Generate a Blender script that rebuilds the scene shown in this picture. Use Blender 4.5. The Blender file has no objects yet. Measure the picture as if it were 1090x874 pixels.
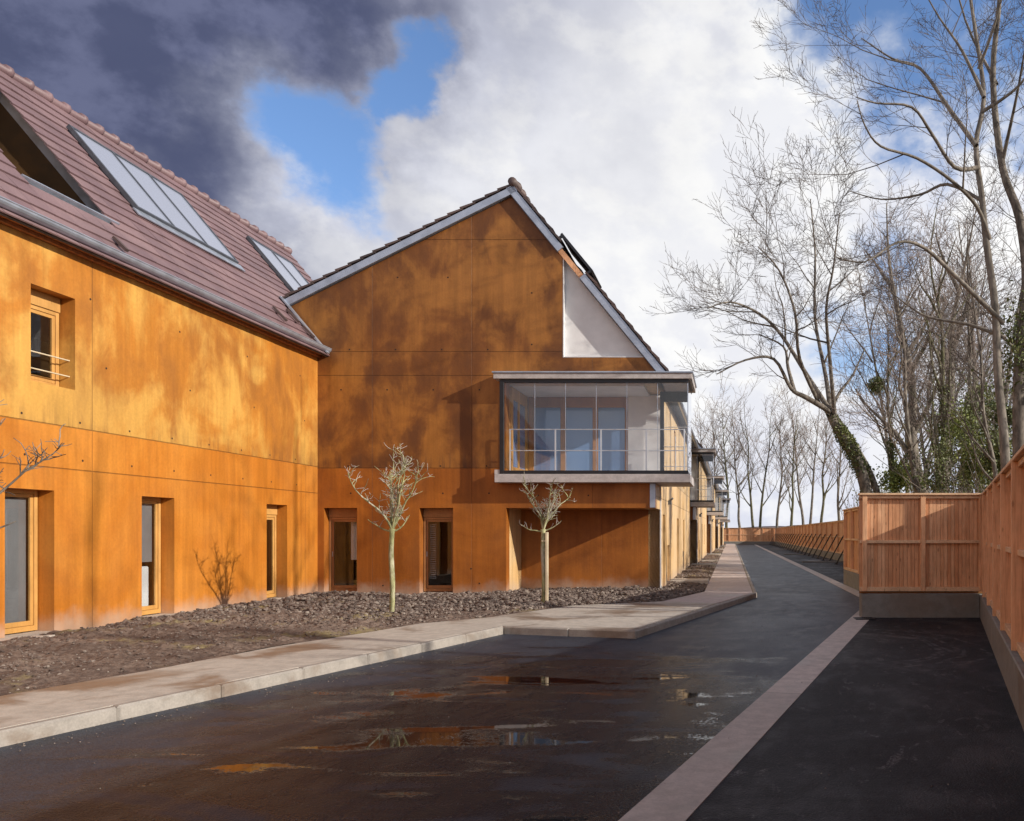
import bpy, bmesh, math, random
from mathutils import Vector, Matrix, noise
R = math.radians
sc = bpy.context.scene
COL = sc.collection

# ------------------------------------------------------------------ camera
F, VX, HY, EYE = 870.0, 778.0, 567.5, 1.6
cd = bpy.data.cameras.new('camera'); cam = bpy.data.objects.new('camera', cd); COL.objects.link(cam)
cam.location = (0, 0, EYE); cam.rotation_euler = (R(90), 0, 0)
cd.sensor_width = 36; cd.lens = F / 1090 * 36
cd.shift_x = -(VX - 545) / 1090; cd.shift_y = (HY - 437) / 1090
cd.clip_start = .05; cd.clip_end = 3000
sc.camera = cam

# ------------------------------------------------------------------ view
sc.view_settings.view_transform = 'Standard'
sc.view_settings.look = 'None'
sc.view_settings.exposure = 0.0
sc.view_settings.gamma = 1
sc.view_settings.use_curve_mapping = False
try:
    sc.cycles.max_bounces = 6; sc.cycles.diffuse_bounces = 3; sc.cycles.transparent_max_bounces = 16
    sc.cycles.use_denoising = True
except Exception: pass

# ------------------------------------------------------------------ node helpers
class NT:
    def __init__(s, nt): s.nt = nt
    def n(s, t, **k):
        nd = s.nt.nodes.new(t)
        for a, b in k.items(): setattr(nd, a, b)
        return nd
    def put(s, sock, v):
        if isinstance(v, bpy.types.NodeSocket): s.nt.links.new(v, sock)
        elif v is not None:
            if isinstance(v, (tuple, list)) and len(v) == 3 and sock.type == 'RGBA': v = (*v, 1)
            if isinstance(v, (int, float)) and sock.type == 'RGBA': v = (v, v, v, 1)
            if isinstance(v, (int, float)) and sock.type == 'VECTOR': v = (v, v, v)
            sock.default_value = v
    def math(s, op, a, b=None, c=None, clamp=False):
        nd = s.n('ShaderNodeMath', operation=op, use_clamp=clamp)
        s.put(nd.inputs[0], a)
        if b is not None: s.put(nd.inputs[1], b)
        if c is not None: s.put(nd.inputs[2], c)
        return nd.outputs[0]
    def vmath(s, op, a, b=None):
        nd = s.n('ShaderNodeVectorMath', operation=op)
        s.put(nd.inputs[0], a)
        if b is not None: s.put(nd.inputs[1], b)
        return nd.outputs['Value'] if op in ('DOT_PRODUCT', 'LENGTH', 'DISTANCE') else nd.outputs[0]
    def mix(s, f, a, b, mode='MIX'):
        nd = s.n('ShaderNodeMix', data_type='RGBA', blend_type=mode)
        s.put(nd.inputs[0], f); s.put(nd.inputs[6], a); s.put(nd.inputs[7], b)
        return nd.outputs[2]
    def noise(s, vec, scale, detail=4, rough=.55, dist=0.0):
        nd = s.n('ShaderNodeTexNoise')
        s.put(nd.inputs['Vector'], vec); nd.inputs['Scale'].default_value = scale
        nd.inputs['Detail'].default_value = detail; nd.inputs['Roughness'].default_value = rough
        nd.inputs['Distortion'].default_value = dist
        return nd.outputs['Fac']
    def rng(s, v, a, b, c=0.0, d=1.0, smooth=True):
        nd = s.n('ShaderNodeMapRange', interpolation_type='SMOOTHSTEP' if smooth else 'LINEAR')
        s.put(nd.inputs[0], v)
        for i, x in enumerate((a, b, c, d)): nd.inputs[i + 1].default_value = x
        return nd.outputs[0]
    def ramp(s, f, stops):
        nd = s.n('ShaderNodeValToRGB'); s.put(nd.inputs[0], f)
        el = nd.color_ramp.elements
        while len(el) < len(stops): el.new(.5)
        for e, (p, c) in zip(el, stops): e.position = p; e.color = (*c, 1)
        return nd.outputs[0]
    def scale(s, vec, sx, sy, sz):
        return s.vmath('MULTIPLY', vec, (sx, sy, sz))
    def sep(s, vec):
        nd = s.n('ShaderNodeSeparateXYZ'); s.put(nd.inputs[0], vec); return nd.outputs
    def bump(s, h, dist=.01, strength=1.0, normal=None):
        nd = s.n('ShaderNodeBump'); s.put(nd.inputs['Height'], h)
        nd.inputs['Distance'].default_value = dist; nd.inputs['Strength'].default_value = strength
        if normal is not None: s.put(nd.inputs['Normal'], normal)
        return nd.outputs[0]

# ------------------------------------------------------------------ sun + sky
SUN = Vector((3.2, -1.0, 1.4)).normalized()
elev = math.asin(SUN.z); azim = math.atan2(SUN.x, SUN.y)
sl = bpy.data.lights.new('sun', 'SUN'); sl.energy = 5.0; sl.angle = R(.5); sl.color = (1, .93, .82)
so = bpy.data.objects.new('sun', sl); COL.objects.link(so)
so.rotation_euler = (-SUN).to_track_quat('-Z', 'Y').to_euler(); so.location = (30, -10, 20)

def dirpx(px, py): return Vector(((px - VX) / F, 1, (HY - py) / F)).normalized()

w = bpy.data.worlds.new('World'); sc.world = w; w.use_nodes = True
g = NT(w.node_tree); w.node_tree.nodes.clear()
outw = g.n('ShaderNodeOutputWorld'); bg = g.n('ShaderNodeBackground')
sky = g.n('ShaderNodeTexSky'); sky.sky_type = 'NISHITA'; sky.sun_disc = False
sky.sun_elevation = elev; sky.sun_rotation = azim; sky.dust_density = .6; sky.ozone_density = 2.0
STR = .13
tc = g.n('ShaderNodeTexCoord').outputs['Generated']
D = g.vmath('NORMALIZE', tc)
dx, dy, dz = g.sep(D)
cv = g.scale(D, 1.0, 1.0, 1.35)
def fbm(v, sc_=2.6): return g.math('ADD', g.math('MULTIPLY', g.noise(v, sc_, 10, .56, .12), .72), g.math('MULTIPLY', g.noise(g.vmath('ADD', v, (3.1, 1.7, .4)), sc_ * 2.7, 8, .6, .1), .28))
n1 = fbm(cv)
toward = tuple(Vector((SUN.x, SUN.y, SUN.z * 1.35)) * .035)
nS = fbm(g.vmath('ADD', cv, toward))
nL = g.noise(g.vmath('ADD', cv, (7.1, .7, 2.4)), 2.1, 5, .55, .2)
wn_ = g.n('ShaderNodeTexNoise'); g.put(wn_.inputs['Vector'], cv); wn_.inputs['Scale'].default_value = 4.2; wn_.inputs['Detail'].default_value = 9; wn_.inputs['Roughness'].default_value = .58
Dw = g.vmath('ADD', D, g.vmath('MULTIPLY', g.vmath('SUBTRACT', wn_.outputs['Color'], (.5, .5, .5)), (.42, .42, .42)))
def spot(px, py, r0, r1, wob=.0):
    return g.rng(g.vmath('DISTANCE', Dw, tuple(dirpx(px, py))), r0, r1, 1.0, 0.0)
# openings of blue: lower the cloud threshold smoothly so that the edges follow the clouds themselves
hole = g.math('MAXIMUM', spot(335, 172, .0, .155), spot(975, -10, .10, .29))
hole = g.math('MAXIMUM', hole, spot(420, 112, .0, .10))
hole = g.math('MAXIMUM', hole, g.math('MULTIPLY', spot(915, 330, .02, .15), .50))
hole = g.math('MAXIMUM', hole, g.math('MULTIPLY', spot(570, 50, .01, .08), .40))
fill = g.math('MAXIMUM', spot(720, 200, .10, .40), spot(40, 40, .15, .50))
bias = g.math('ADD', g.math('SUBTRACT', .17, g.math('MULTIPLY', hole, .34)), g.math('MULTIPLY', fill, .10))
cover = g.rng(g.math('ADD', n1, bias), .425, .61)
dark = g.math('MAXIMUM', g.math('MULTIPLY', spot(-10, -30, .22, .53), 1.0), g.math('MULTIPLY', spot(470, -90, .05, .38), .5))
dark = g.math('MULTIPLY', dark, g.math('SUBTRACT', 1.0, g.math('MULTIPLY', spot(318, 232, .0, .20), .85)))
relief = g.rng(g.math('SUBTRACT', n1, nS), -.030, .045)
tone = g.math('ADD', g.math('MULTIPLY', relief, .60), g.math('MULTIPLY', g.rng(nL, .36, .62), .40))
bright = g.mix(tone, (.70, .73, .87), (1.04, 1.04, 1.04))
bright = g.mix(g.math('MULTIPLY', spot(720, 260, .02, .42), .55), bright, (1.0, .99, .965))
dk = g.mix(tone, (.085, .10, .185), (.19, .21, .34))
cloud = g.mix(g.math('MULTIPLY', dark, g.rng(g.math('ADD', n1, g.math('MULTIPLY', dark, .25)), .42, .62)), bright, dk)
over = g.math('MAXIMUM', g.rng(dz, .52, .80), g.math('MULTIPLY', g.rng(dy, .35, -.35), .2))      # unseen sky overhead and behind, darkening added to deepen the shadows
cloud = g.mix(over, cloud, (.17, .18, .25))
skyc = g.mix(1.0, sky.outputs[0], (STR * 1.15, STR * 1.3, STR * 1.55), 'MULTIPLY')
col = g.mix(cover, skyc, g.mix(1.0, cloud, (.98, .98, .98), 'MULTIPLY'))
g.put(bg.inputs['Color'], col); bg.inputs['Strength'].default_value = 1.0
w.node_tree.links.new(bg.outputs[0], outw.inputs[0])
# the background strength of the sky itself is STR; clouds are mixed in at their own radiance

# ------------------------------------------------------------------ materials
def mat(name):
    m = bpy.data.materials.new(name); m.use_nodes = True
    nt = m.node_tree; nt.nodes.clear()
    g = NT(nt); out = g.n('ShaderNodeOutputMaterial'); b = g.n('ShaderNodeBsdfPrincipled')
    nt.links.new(b.outputs[0], out.inputs[0])
    return m, g, b, out
def objc(g): return g.n('ShaderNodeTexCoord').outputs['Object']
def posc(g): return g.n('ShaderNodeNewGeometry').outputs['Position']
def island(g): return g.n('ShaderNodeNewGeometry').outputs['Random Per Island']

def simple(name, c, rough=.6, metal=0.0, var=.15, scale=6, bump=0.0, bs=40, spec=.5):
    m, g, b, o = mat(name); p = objc(g)
    n = g.noise(p, scale, 5)
    f = g.rng(n, .3, .7, 1 - var, 1 + var)
    col = g.mix(1.0, c, g.n('ShaderNodeCombineColor').outputs[0], 'MULTIPLY') if False else None
    cc = g.n('ShaderNodeVectorMath', operation='SCALE'); cc.inputs[0].default_value = c; g.put(cc.inputs['Scale'], f)
    g.put(b.inputs['Base Color'], cc.outputs[0])
    g.put(b.inputs['Roughness'], g.rng(n, .3, .7, rough * .85, min(1, rough * 1.15)))
    b.inputs['Metallic'].default_value = metal
    b.inputs['Specular IOR Level'].default_value = spec
    if bump: g.put(b.inputs['Normal'], g.bump(g.noise(p, bs, 4), bump))
    return m

def lines(g, coord, vals, wd=.007):
    f = None
    for v in vals:
        d = g.math('ABSOLUTE', g.math('SUBTRACT', coord, v))
        k = g.rng(d, wd * .5, wd * 1.3, 1, 0)
        f = k if f is None else g.math('MAXIMUM', f, k)
    return f

def ochre(name, axis, hj, vj, vlow, lo, hi, bright, stain=1.0):
    """pigmented, stained, board-faced concrete; axis = the horizontal axis of the wall"""
    m, g, b, o = mat(name); p = objc(g); X, Y, Z = g.sep(p); A = Y if axis == 'Y' else X
    big = g.noise(p, .55, 5, .6, .6)
    med = g.noise(g.scale(g.vmath('ADD', p, (5, 3, 1)), 1.3, 1.3, .8), 1.0, 6, .60, .35)
    st = g.noise(g.scale(p, 5.0, 5.0, .28), 1.6, 4, .6)
    st2 = g.noise(g.scale(p, 16.0, 16.0, .5), 1.2, 3, .6)
    fine = g.noise(p, 22, 5, .65)
    up = g.math('GREATER_THAN', Z, hj[0])
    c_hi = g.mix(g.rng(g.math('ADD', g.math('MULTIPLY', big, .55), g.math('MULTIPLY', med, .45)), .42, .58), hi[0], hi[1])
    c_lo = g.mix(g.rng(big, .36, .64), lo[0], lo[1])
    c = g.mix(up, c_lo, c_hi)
    # panel to panel variation (each pour has its own shade)
    pan = g.math('FLOOR', g.math('DIVIDE', A, 2.45))
    wn = g.n('ShaderNodeTexWhiteNoise', noise_dimensions='2D')
    cb = g.n('ShaderNodeCombineXYZ'); g.put(cb.inputs[0], pan); g.put(cb.inputs[1], up)
    g.put(wn.inputs['Vector'], cb.outputs[0])
    pv = g.rng(wn.outputs['Value'], 0, 1, .96, 1.03, False)
    sv = g.rng(st, .3, .7, .87, 1.10); fv = g.rng(fine, .25, .75, .93, 1.07); s2 = g.rng(st2, .3, .7, .975, 1.025)
    tot = g.math('MULTIPLY', g.math('MULTIPLY', pv, sv), g.math('MULTIPLY', fv, s2))
    sc_ = g.n('ShaderNodeVectorMath', operation='SCALE'); g.put(sc_.inputs[0], c); g.put(sc_.inputs['Scale'], tot)
    c = sc_.outputs[0]
    # release-agent / rust clouds, mostly on the upper pours
    cl = g.rng(g.math('ADD', g.math('MULTIPLY', med, .8), g.math('MULTIPLY', st, .2)), .45, .68)
    amt = g.math('MULTIPLY', cl, g.math('ADD', g.math('MULTIPLY', up, .30 * stain), .22 * stain))
    c = g.mix(amt, c, (.100, .038, .016))
    # dark drips just above the first horizontal joint
    drip = g.math('MULTIPLY', g.rng(g.math('SUBTRACT', Z, hj[0]), 0, .55, 1, 0), g.rng(st, .44, .62))
    drip = g.math('MULTIPLY', g.math('MULTIPLY', drip, up), .5 * stain)
    c = g.mix(drip, c, (.10, .045, .022))
    # pale lime bloom along the foot of the wall
    ft = g.rng(g.math('ADD', Z, g.math('MULTIPLY', g.math('SUBTRACT', g.noise(p, 3.0, 5, .6), .5), -.5)), .12, .52, 1, 0)
    c = g.mix(g.math('MULTIPLY', ft, .62), c, (.46, .36, .29))
    jl = lines(g, Z, hj, .008)
    if vj:
        jv = lines(g, A, vj, .006)
        jl = g.math('MAXIMUM', jl, g.math('MULTIPLY', jv, .8))
    if vlow:
        jv = g.math('MULTIPLY', lines(g, A, vlow, .006), g.math('SUBTRACT', 1.0, up))
        jl = g.math('MAXIMUM', jl, g.math('MULTIPLY', jv, .6))
    c = g.mix(g.math('MULTIPLY', jl, .42), c, (.07, .030, .015))
    g.put(b.inputs['Base Color'], c)
    g.put(b.inputs['Roughness'], g.rng(med, .3, .7, .42, .62))
    b.inputs['Specular IOR Level'].default_value = .35
    h = g.math('SUBTRACT', g.math('ADD', g.math('MULTIPLY', fine, .25), g.math('MULTIPLY', st2, .3)), g.math('MULTIPLY', jl, 2.0))
    g.put(b.inputs['Normal'], g.bump(h, .006))
    return m

M = {}
M['wall_long'] = ochre('ochre_long', 'Y', [3.18, 2.55], [8.6, 12.62, 18.75], [18.95],
                       ((.57, .215, .030), (.48, .160, .018)), ((.62, .33, .075), (.48, .18, .025)), 1, .75)
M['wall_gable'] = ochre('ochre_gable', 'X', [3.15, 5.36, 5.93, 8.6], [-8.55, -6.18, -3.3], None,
                        ((.27, .082, .012), (.38, .125, .018)), ((.36, .145, .030), (.205, .072, .016)), 1, 1.35)  # the gable's slight shade is put into these darker base colours
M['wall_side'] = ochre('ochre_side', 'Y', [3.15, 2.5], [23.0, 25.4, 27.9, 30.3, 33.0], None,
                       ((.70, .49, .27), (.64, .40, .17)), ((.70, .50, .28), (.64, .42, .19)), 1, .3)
M['wall_plain'] = simple('ochre_plain', (.40, .155, .032), .55, var=.3, scale=1.2, bump=.004, bs=25)
M['hole'] = simple('tie_hole', (.035, .018, .012), .9)
M['recess'] = simple('shaded_recess', (.085, .042, .012), .7, var=.35, scale=2)  # shade inside the roof recess, put into the brown base colour
M['plaster'] = simple('white_plaster', (.74, .73, .73), .8, var=.06, scale=3, bump=.002)
M['inner'] = simple('room_wall', (.50, .44, .40), .85, var=.05)
M['darkfloor'] = simple('room_floor', (.12, .11, .10), .6, var=.2)
M['zinc'] = simple('zinc', (.42, .46, .54), .38, .55, var=.14, scale=4, bump=.002, bs=12)
M['zinc_dark'] = simple('dark_zinc', (.11, .12, .14), .45, .4, var=.2)
M['black'] = simple('black_metal', (.018, .018, .022), .4, .2, var=.2)
M['white_metal'] = simple('white_rail', (.75, .76, .78), .35, .3, var=.03)
M['cornice'] = simple('clay_cornice', (.42, .17, .07), .7, var=.3, scale=14)
M['blind'] = simple('roller_blind', (.42, .43, .47), .5, var=.05)
M['screen'] = simple('grey_screen', (.20, .19, .19), .8, var=.1, scale=3)
M['blueblind'] = simple('blue_curtain', (.10, .16, .27), .7, var=.12, scale=2)

def slabs(name, c, joint=(0, 0), dirt=.3, jw=.012, rough=.75, ang=0.0):
    m, g, b, o = mat(name); p = posc(g)
    n = g.noise(p, .8, 6, .6, .5); n2 = g.noise(p, 7, 6, .65); n3 = g.noise(p, 60, 3)
    damp = g.rng(n, .50, .64)
    cc = g.n('ShaderNodeVectorMath', operation='SCALE'); cc.inputs[0].default_value = c
    g.put(cc.inputs['Scale'], g.math('MULTIPLY', g.rng(n2, .3, .7, .86, 1.12), g.rng(n3, .3, .7, .92, 1.08)))
    c1 = g.mix(g.math('MULTIPLY', damp, dirt), cc.outputs[0], (.17, .105, .062))
    if joint[0]:
        X, Y, Z = g.sep(p)
        q = g.math('ADD', g.math('MULTIPLY', X, math.sin(ang)), g.math('MULTIPLY', Y, math.cos(ang)))
        fr = g.math('FRACT', g.math('DIVIDE', q, joint[0]))
        d = g.math('MULTIPLY', g.math('MINIMUM', fr, g.math('SUBTRACT', 1.0, fr)), joint[0])
        jl = g.rng(d, jw * .4, jw, 1, 0)
        c1 = g.mix(g.math('MULTIPLY', jl, .75), c1, (.09, .08, .07))
        pid = g.math('FLOOR', g.math('ADD', g.math('DIVIDE', q, joint[0]), 0.0))
        wn = g.n('ShaderNodeTexWhiteNoise', noise_dimensions='1D'); g.put(wn.inputs['W'], pid)
        v = g.n('ShaderNodeVectorMath', operation='SCALE'); g.put(v.inputs[0], c1)
        g.put(v.inputs['Scale'], g.rng(wn.outputs['Value'], 0, 1, .84, 1.08, False)); c1 = v.outputs[0]
    g.put(b.inputs['Base Color'], c1)
    g.put(b.inputs['Roughness'], g.math('SUBTRACT', rough, g.math('MULTIPLY', damp, .25)))
    g.put(b.inputs['Normal'], g.bump(g.math('ADD', n2, g.math('MULTIPLY', n3, .4)), .004))
    return m
AT = .265; AANG = math.atan(AT)
M['pave_near'] = slabs('pavement_near', (.48, .43, .375), (0, 0), .75)
M['pave_far'] = slabs('pavement_far', (.56, .47, .44), (1.9, 0), .35)
M['kerb'] = slabs('kerbstone', (.34, .305, .27), (0, 0), .6)
M['strip'] = slabs('gutter_strip', (.56, .49, .44), (4.0, 0), .35, .010, .7, AANG)
M['concrete'] = slabs('plinth_concrete', (.22, .215, .20), (0, 0), .4)
M['slab'] = slabs('cast_slab', (.46, .42, .41), (0, 0), .35)
M['threshold'] = slabs('stone_threshold', (.50, .44, .38), (0, 0), .2)

def asphalt(name, c, wet, lo, hi, streak=False):
    m, g, b, o = mat(name); p = posc(g)
    n = g.noise(g.scale(p, 1.0, 1.0, 1), .55, 6, .62, .8)
    rot = g.n('ShaderNodeVectorRotate', rotation_type='Z_AXIS'); g.put(rot.inputs['Vector'], p); rot.inputs['Angle'].default_value = AANG
    pr = rot.outputs[0]
    n2 = g.noise(g.scale(pr, 2.2, .9, 1), 1.5, 8, .66, .25)
    gr = g.noise(p, 110, 3, .7); gr2 = g.noise(p, 38, 4, .7)
    v = g.n('ShaderNodeTexVoronoi'); g.put(v.inputs['Vector'], p); v.inputs['Scale'].default_value = 62
    f = g.math('MULTIPLY', g.rng(n, .3, .7, .75, 1.25), g.math('MULTIPLY', g.rng(n2, .3, .7, .80, 1.2), g.math('MULTIPLY', g.rng(gr, .3, .75, .6, 1.5), g.rng(gr2, .3, .7, .75, 1.3))))
    cc = g.n('ShaderNodeVectorMath', operation='SCALE'); cc.inputs[0].default_value = c; g.put(cc.inputs['Scale'], f)
    colr = cc.outputs[0]
    vs = g.n('ShaderNodeTexVoronoi'); g.put(vs.inputs['Vector'], p); vs.inputs['Scale'].default_value = 26
    spk = g.math('MULTIPLY', g.rng(vs.outputs['Distance'], .08, .22, 1, 0), g.rng(g.noise(p, 9, 4), .45, .62, .25, 1.0))
    vb = g.n('ShaderNodeTexVoronoi'); g.put(vb.inputs['Vector'], p); vb.inputs['Scale'].default_value = 60
    # puddles: thin water sheets in the low spots near the lens
    X, Y, Z = g.sep(p)
    mk = g.math('ADD', g.math('MULTIPLY', n2, .55), g.math('MULTIPLY', n, .45))
    if wet:
        pn = g.noise(g.scale(p, .55, 1.5, 1), 1.0, 7, .60, .9)
        cx = g.math('DIVIDE', g.math('ADD', X, 1.9), 3.4); cy = g.math('DIVIDE', g.math('SUBTRACT', Y, 7.2), 4.9)
        rr = g.math('SQRT', g.math('ADD', g.math('MULTIPLY', cx, cx), g.math('MULTIPLY', cy, cy)))
        wet_shade_zone = g.rng(rr, .45, 1.2, 1, 0)
        mk2 = g.math('ADD', g.math('ADD', g.math('MULTIPLY', pn, .75), g.math('MULTIPLY', gr2, .25)), g.math('MULTIPLY', g.math('SUBTRACT', wet_shade_zone, 1.0), .25))
        pud = g.rng(mk2, .545, .560)
        damp = g.math('MAXIMUM', g.rng(mk2, .34, .47), g.rng(mk, .5, .6, 0, .5))
    else:
        pud = None; damp = g.rng(mk, .45, .6)
    rough = g.rng(n2, .3, .7, lo, hi)
    rough = g.math('ADD', rough, g.math('MULTIPLY', g.math('SUBTRACT', gr2, .5), .12))
    rough = g.math('SUBTRACT', rough, g.math('MULTIPLY', damp, .26))
    if streak:   # dried chalky scuffs and tyre marks
        sN = g.noise(g.scale(pr, 2.2, 1.0, 1), 1.6, 7, .72, 1.5)
        sk = g.math('MULTIPLY', g.rng(sN, .56, .68), g.rng(gr2, .40, .6))
        ax = g.math('SUBTRACT', X, 1.15); ay = g.math('SUBTRACT', Y, 11.6)
        rad = g.math('ADD', g.math('SQRT', g.math('ADD', g.math('MULTIPLY', ax, ax), g.math('MULTIPLY', ay, ay))), g.math('MULTIPLY', g.noise(p, 1.1, 4), .5))
        arcs = lines(g, rad, [2.0, 2.09, 2.30, 2.62], .035)
        gate = g.math('MULTIPLY', g.rng(X, 1.3, 2.6), g.rng(g.noise(p, 5.0, 6, .7), .42, .6))
        arcs = g.math('MULTIPLY', g.math('MULTIPLY', arcs, gate), .55)
        colr = g.mix(g.math('MULTIPLY', g.math('MAXIMUM', sk, arcs), .75), colr, (.22, .215, .215))
    colr = g.mix(g.math('MULTIPLY', g.sep(vb.outputs['Color'])[0], .30), colr, tuple(x * 2.6 for x in c))
    if wet: colr = g.mix(g.math('MULTIPLY', damp, .80), colr, (.005, .007, .012))  # part wetness, part shade of the near lane put into the colour
    colr = g.mix(g.math('MULTIPLY', spk, .42), colr, (.17, .16, .155))
    if pud is not None:
        colr = g.mix(g.math('MULTIPLY', pud, .6), colr, (.010, .010, .010))
        rough = g.mix(pud, rough, .025)
        bs = g.math('SUBTRACT', 1.0, pud)
    else: bs = 1.0
    g.put(b.inputs['Base Color'], colr); g.put(b.inputs['Roughness'], rough)
    g.put(b.inputs['Specular IOR Level'], g.math('ADD', g.math('SUBTRACT', .22, g.math('MULTIPLY', damp, .15)), g.math('MULTIPLY', pud, .38)) if pud is not None else .2)
    h = g.math('MULTIPLY', g.math('ADD', g.math('SUBTRACT', 1.0, v.outputs['Distance']), gr), bs)
    g.put(b.inputs['Normal'], g.bump(h, .006, .8))
    return m
M['road'] = asphalt('road_asphalt', (.036, .041, .056), True, .42, .58)
M['bay'] = asphalt('parking_asphalt', (.020, .020, .024), False, .62, .82, True)

def soilmat(name, c1, c2, c3):
    m, g, b, o = mat(name); p = posc(g)
    n = g.noise(p, 1.1, 6, .6); n2 = g.noise(p, 14, 6, .7)
    c = g.mix(g.rng(n, .38, .62), c1, c2)
    c = g.mix(g.rng(n2, .35, .7), c, c3)
    if name == 'soil':
        st = g.noise(g.vmath('ADD', p, (9, 2, 0)), .9, 5, .6, .4)
        c = g.mix(g.math('MULTIPLY', g.rng(st, .55, .66), g.rng(n2, .4, .55, .3, .9)), c, (.27, .215, .10))
    g.put(b.inputs['Base Color'], c); b.inputs['Roughness'].default_value = .92
    b.inputs['Specular IOR Level'].default_value = .25
    g.put(b.inputs['Normal'], g.bump(n2, .03))
    return m
M['soil'] = soilmat('soil', (.165, .118, .095), (.23, .165, .130), (.090, .062, .052))
M['verge'] = soilmat('rough_grass', (.07, .085, .03), (.12, .11, .05), (.05, .045, .025))
m, g, b, o = mat('clod'); r = island(g); p = posc(g)
c = g.ramp(r, [(0, (.085, .062, .052)), (.45, (.145, .108, .092)), (.8, (.215, .168, .142)), (1, (.31, .26, .22))])
g.put(b.inputs['Base Color'], c); b.inputs['Roughness'].default_value = .9
g.put(b.inputs['Normal'], g.bump(g.noise(p, 60, 4), .01)); M['clod'] = m

def wood(name, c1, c2, c3, rough=.65, grain=1.0, vert='Z'):
    m, g, b, o = mat(name); p = objc(g); r = island(g)
    sh = g.n('ShaderNodeCombineXYZ'); g.put(sh.inputs[0], g.math('MULTIPLY', r, 37.0)); g.put(sh.inputs[2], g.math('MULTIPLY', r, 91.0))
    q = g.vmath('ADD', p, sh.outputs[0])
    sclv = {'Z': (22, 22, 1.4), 'Y': (22, 1.4, 22), 'X': (1.4, 22, 22)}[vert]
    gn = g.noise(g.scale(q, *sclv), 1.6, 5, .6, .6)
    bl = g.noise(q, 2.2, 4, .6)
    v = g.n('ShaderNodeTexVoronoi'); g.put(v.inputs['Vector'], g.scale(q, 9, 9, 3.2)); v.inputs['Scale'].default_value = 1
    knot = g.rng(v.outputs['Distance'], .07, .16, 1, 0)
    c = g.mix(g.rng(r, 0, 1), c1, c2)
    c = g.mix(g.math('MULTIPLY', g.rng(gn, .42, .72), .55 * grain), c, c3)
    c = g.mix(g.math('MULTIPLY', knot, .5 * grain), c, (c3[0] * .5, c3[1] * .45, c3[2] * .4))
    s = g.n('ShaderNodeVectorMath', operation='SCALE'); g.put(s.inputs[0], c); g.put(s.inputs['Scale'], g.rng(bl, .3, .7, .86, 1.12))
    g.put(b.inputs['Base Color'], s.outputs[0]); b.inputs['Roughness'].default_value = rough
    b.inputs['Specular IOR Level'].default_value = .3
    g.put(b.inputs['Normal'], g.bump(gn, .002))
    return m
M['fence'] = wood('fence_timber', (.66, .32, .16), (.80, .46, .26), (.42, .17, .07))
M['fence_rail'] = wood('rail_timber', (.70, .44, .25), (.78, .52, .32), (.50, .28, .15), vert='Y')
M['frame'] = wood('window_timber', (.52, .27, .075), (.58, .31, .095), (.38, .18, .05), .4, .5)
M['door'] = wood('door_timber', (.34, .15, .06), (.40, .19, .075), (.22, .09, .04), .4, .6)
M['stake'] = wood('stake_timber', (.62, .52, .36), (.66, .55, .38), (.5, .4, .26))

m, g, b, o = mat('roof_tile'); r = island(g); p = objc(g)
n = g.noise(p, 1.0, 5); n2 = g.noise(p, 30, 4, .6)
c = g.ramp(r, [(0, (.185, .115, .125)), (.5, (.205, .130, .138)), (1, (.235, .152, .158))])
s = g.n('ShaderNodeVectorMath', operation='SCALE'); g.put(s.inputs[0], c)
g.put(s.inputs['Scale'], g.math('MULTIPLY', g.rng(n, .3, .7, .88, 1.12), g.rng(n2, .3, .7, .92, 1.08)))
g.put(b.inputs['Base Color'], s.outputs[0]); g.put(b.inputs['Roughness'], g.rng(n, .3, .7, .5, .68))
g.put(b.inputs['Normal'], g.bump(n2, .002)); M['tile'] = m
m, g, b, o = mat('dark_roof_tile'); r = island(g)
g.put(b.inputs['Base Color'], g.ramp(r, [(0, (.055, .04, .04)), (1, (.13, .085, .075))])); b.inputs['Roughness'].default_value = .6
M['tile_dark'] = m

def glass(name, tint, refl_boost=1.0, dark=0.0):
    m = bpy.data.materials.new(name); m.use_nodes = True; nt = m.node_tree; nt.nodes.clear(); g = NT(nt)
    out = g.n('ShaderNodeOutputMaterial'); tr = g.n('ShaderNodeBsdfTransparent'); gl = g.n('ShaderNodeBsdfGlossy')
    tr.inputs[0].default_value = (*tint, 1); gl.inputs['Roughness'].default_value = .01
    gl.inputs[0].default_value = (1, 1, 1, 1)
    fr = g.n('ShaderNodeFresnel'); geo = g.n('ShaderNodeNewGeometry')
    g.put(fr.inputs[0], g.rng(geo.outputs['Backfacing'], 0, 1, 1.52, 1 / 1.52, False))
    p = posc(g); pass
    g.put(gl.inputs['Normal'], g.bump(g.noise(p, .9, 1), .0012))
    f = g.math('MULTIPLY', g.math('MULTIPLY', fr.outputs[0], refl_boost, clamp=True), g.math('SUBTRACT', 1.0, geo.outputs['Backfacing']))
    mx = g.n('ShaderNodeMixShader'); g.put(mx.inputs[0], f); nt.links.new(tr.outputs[0], mx.inputs[1]); nt.links.new(gl.outputs[0], mx.inputs[2])
    nt.links.new(mx.outputs[0], out.inputs[0])
    return m
M['glass'] = glass('window_glass', (.90, .92, .93), 1.6)
M['clearglass'] = glass('bay_glass', (.98, .985, .99), 1.7)
m, g, b, o = mat('skylight_glass'); b.inputs['Base Color'].default_value = (.30, .33, .42, 1)
b.inputs['Roughness'].default_value = .18; b.inputs['Specular IOR Level'].default_value = 1.0; M['skyglass'] = m
m, g, b, o = mat('door_glass'); p = posc(g)
b.inputs['Base Color'].default_value = (.16, .27, .48, 1); b.inputs['Roughness'].default_value = .06  # blue base colour stands in for a reflection on the panes
b.inputs['Specular IOR Level'].default_value = .8
g.put(b.inputs['Normal'], g.bump(g.noise(p, 1.0, 2), .004)); M['doorglass'] = m

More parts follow.
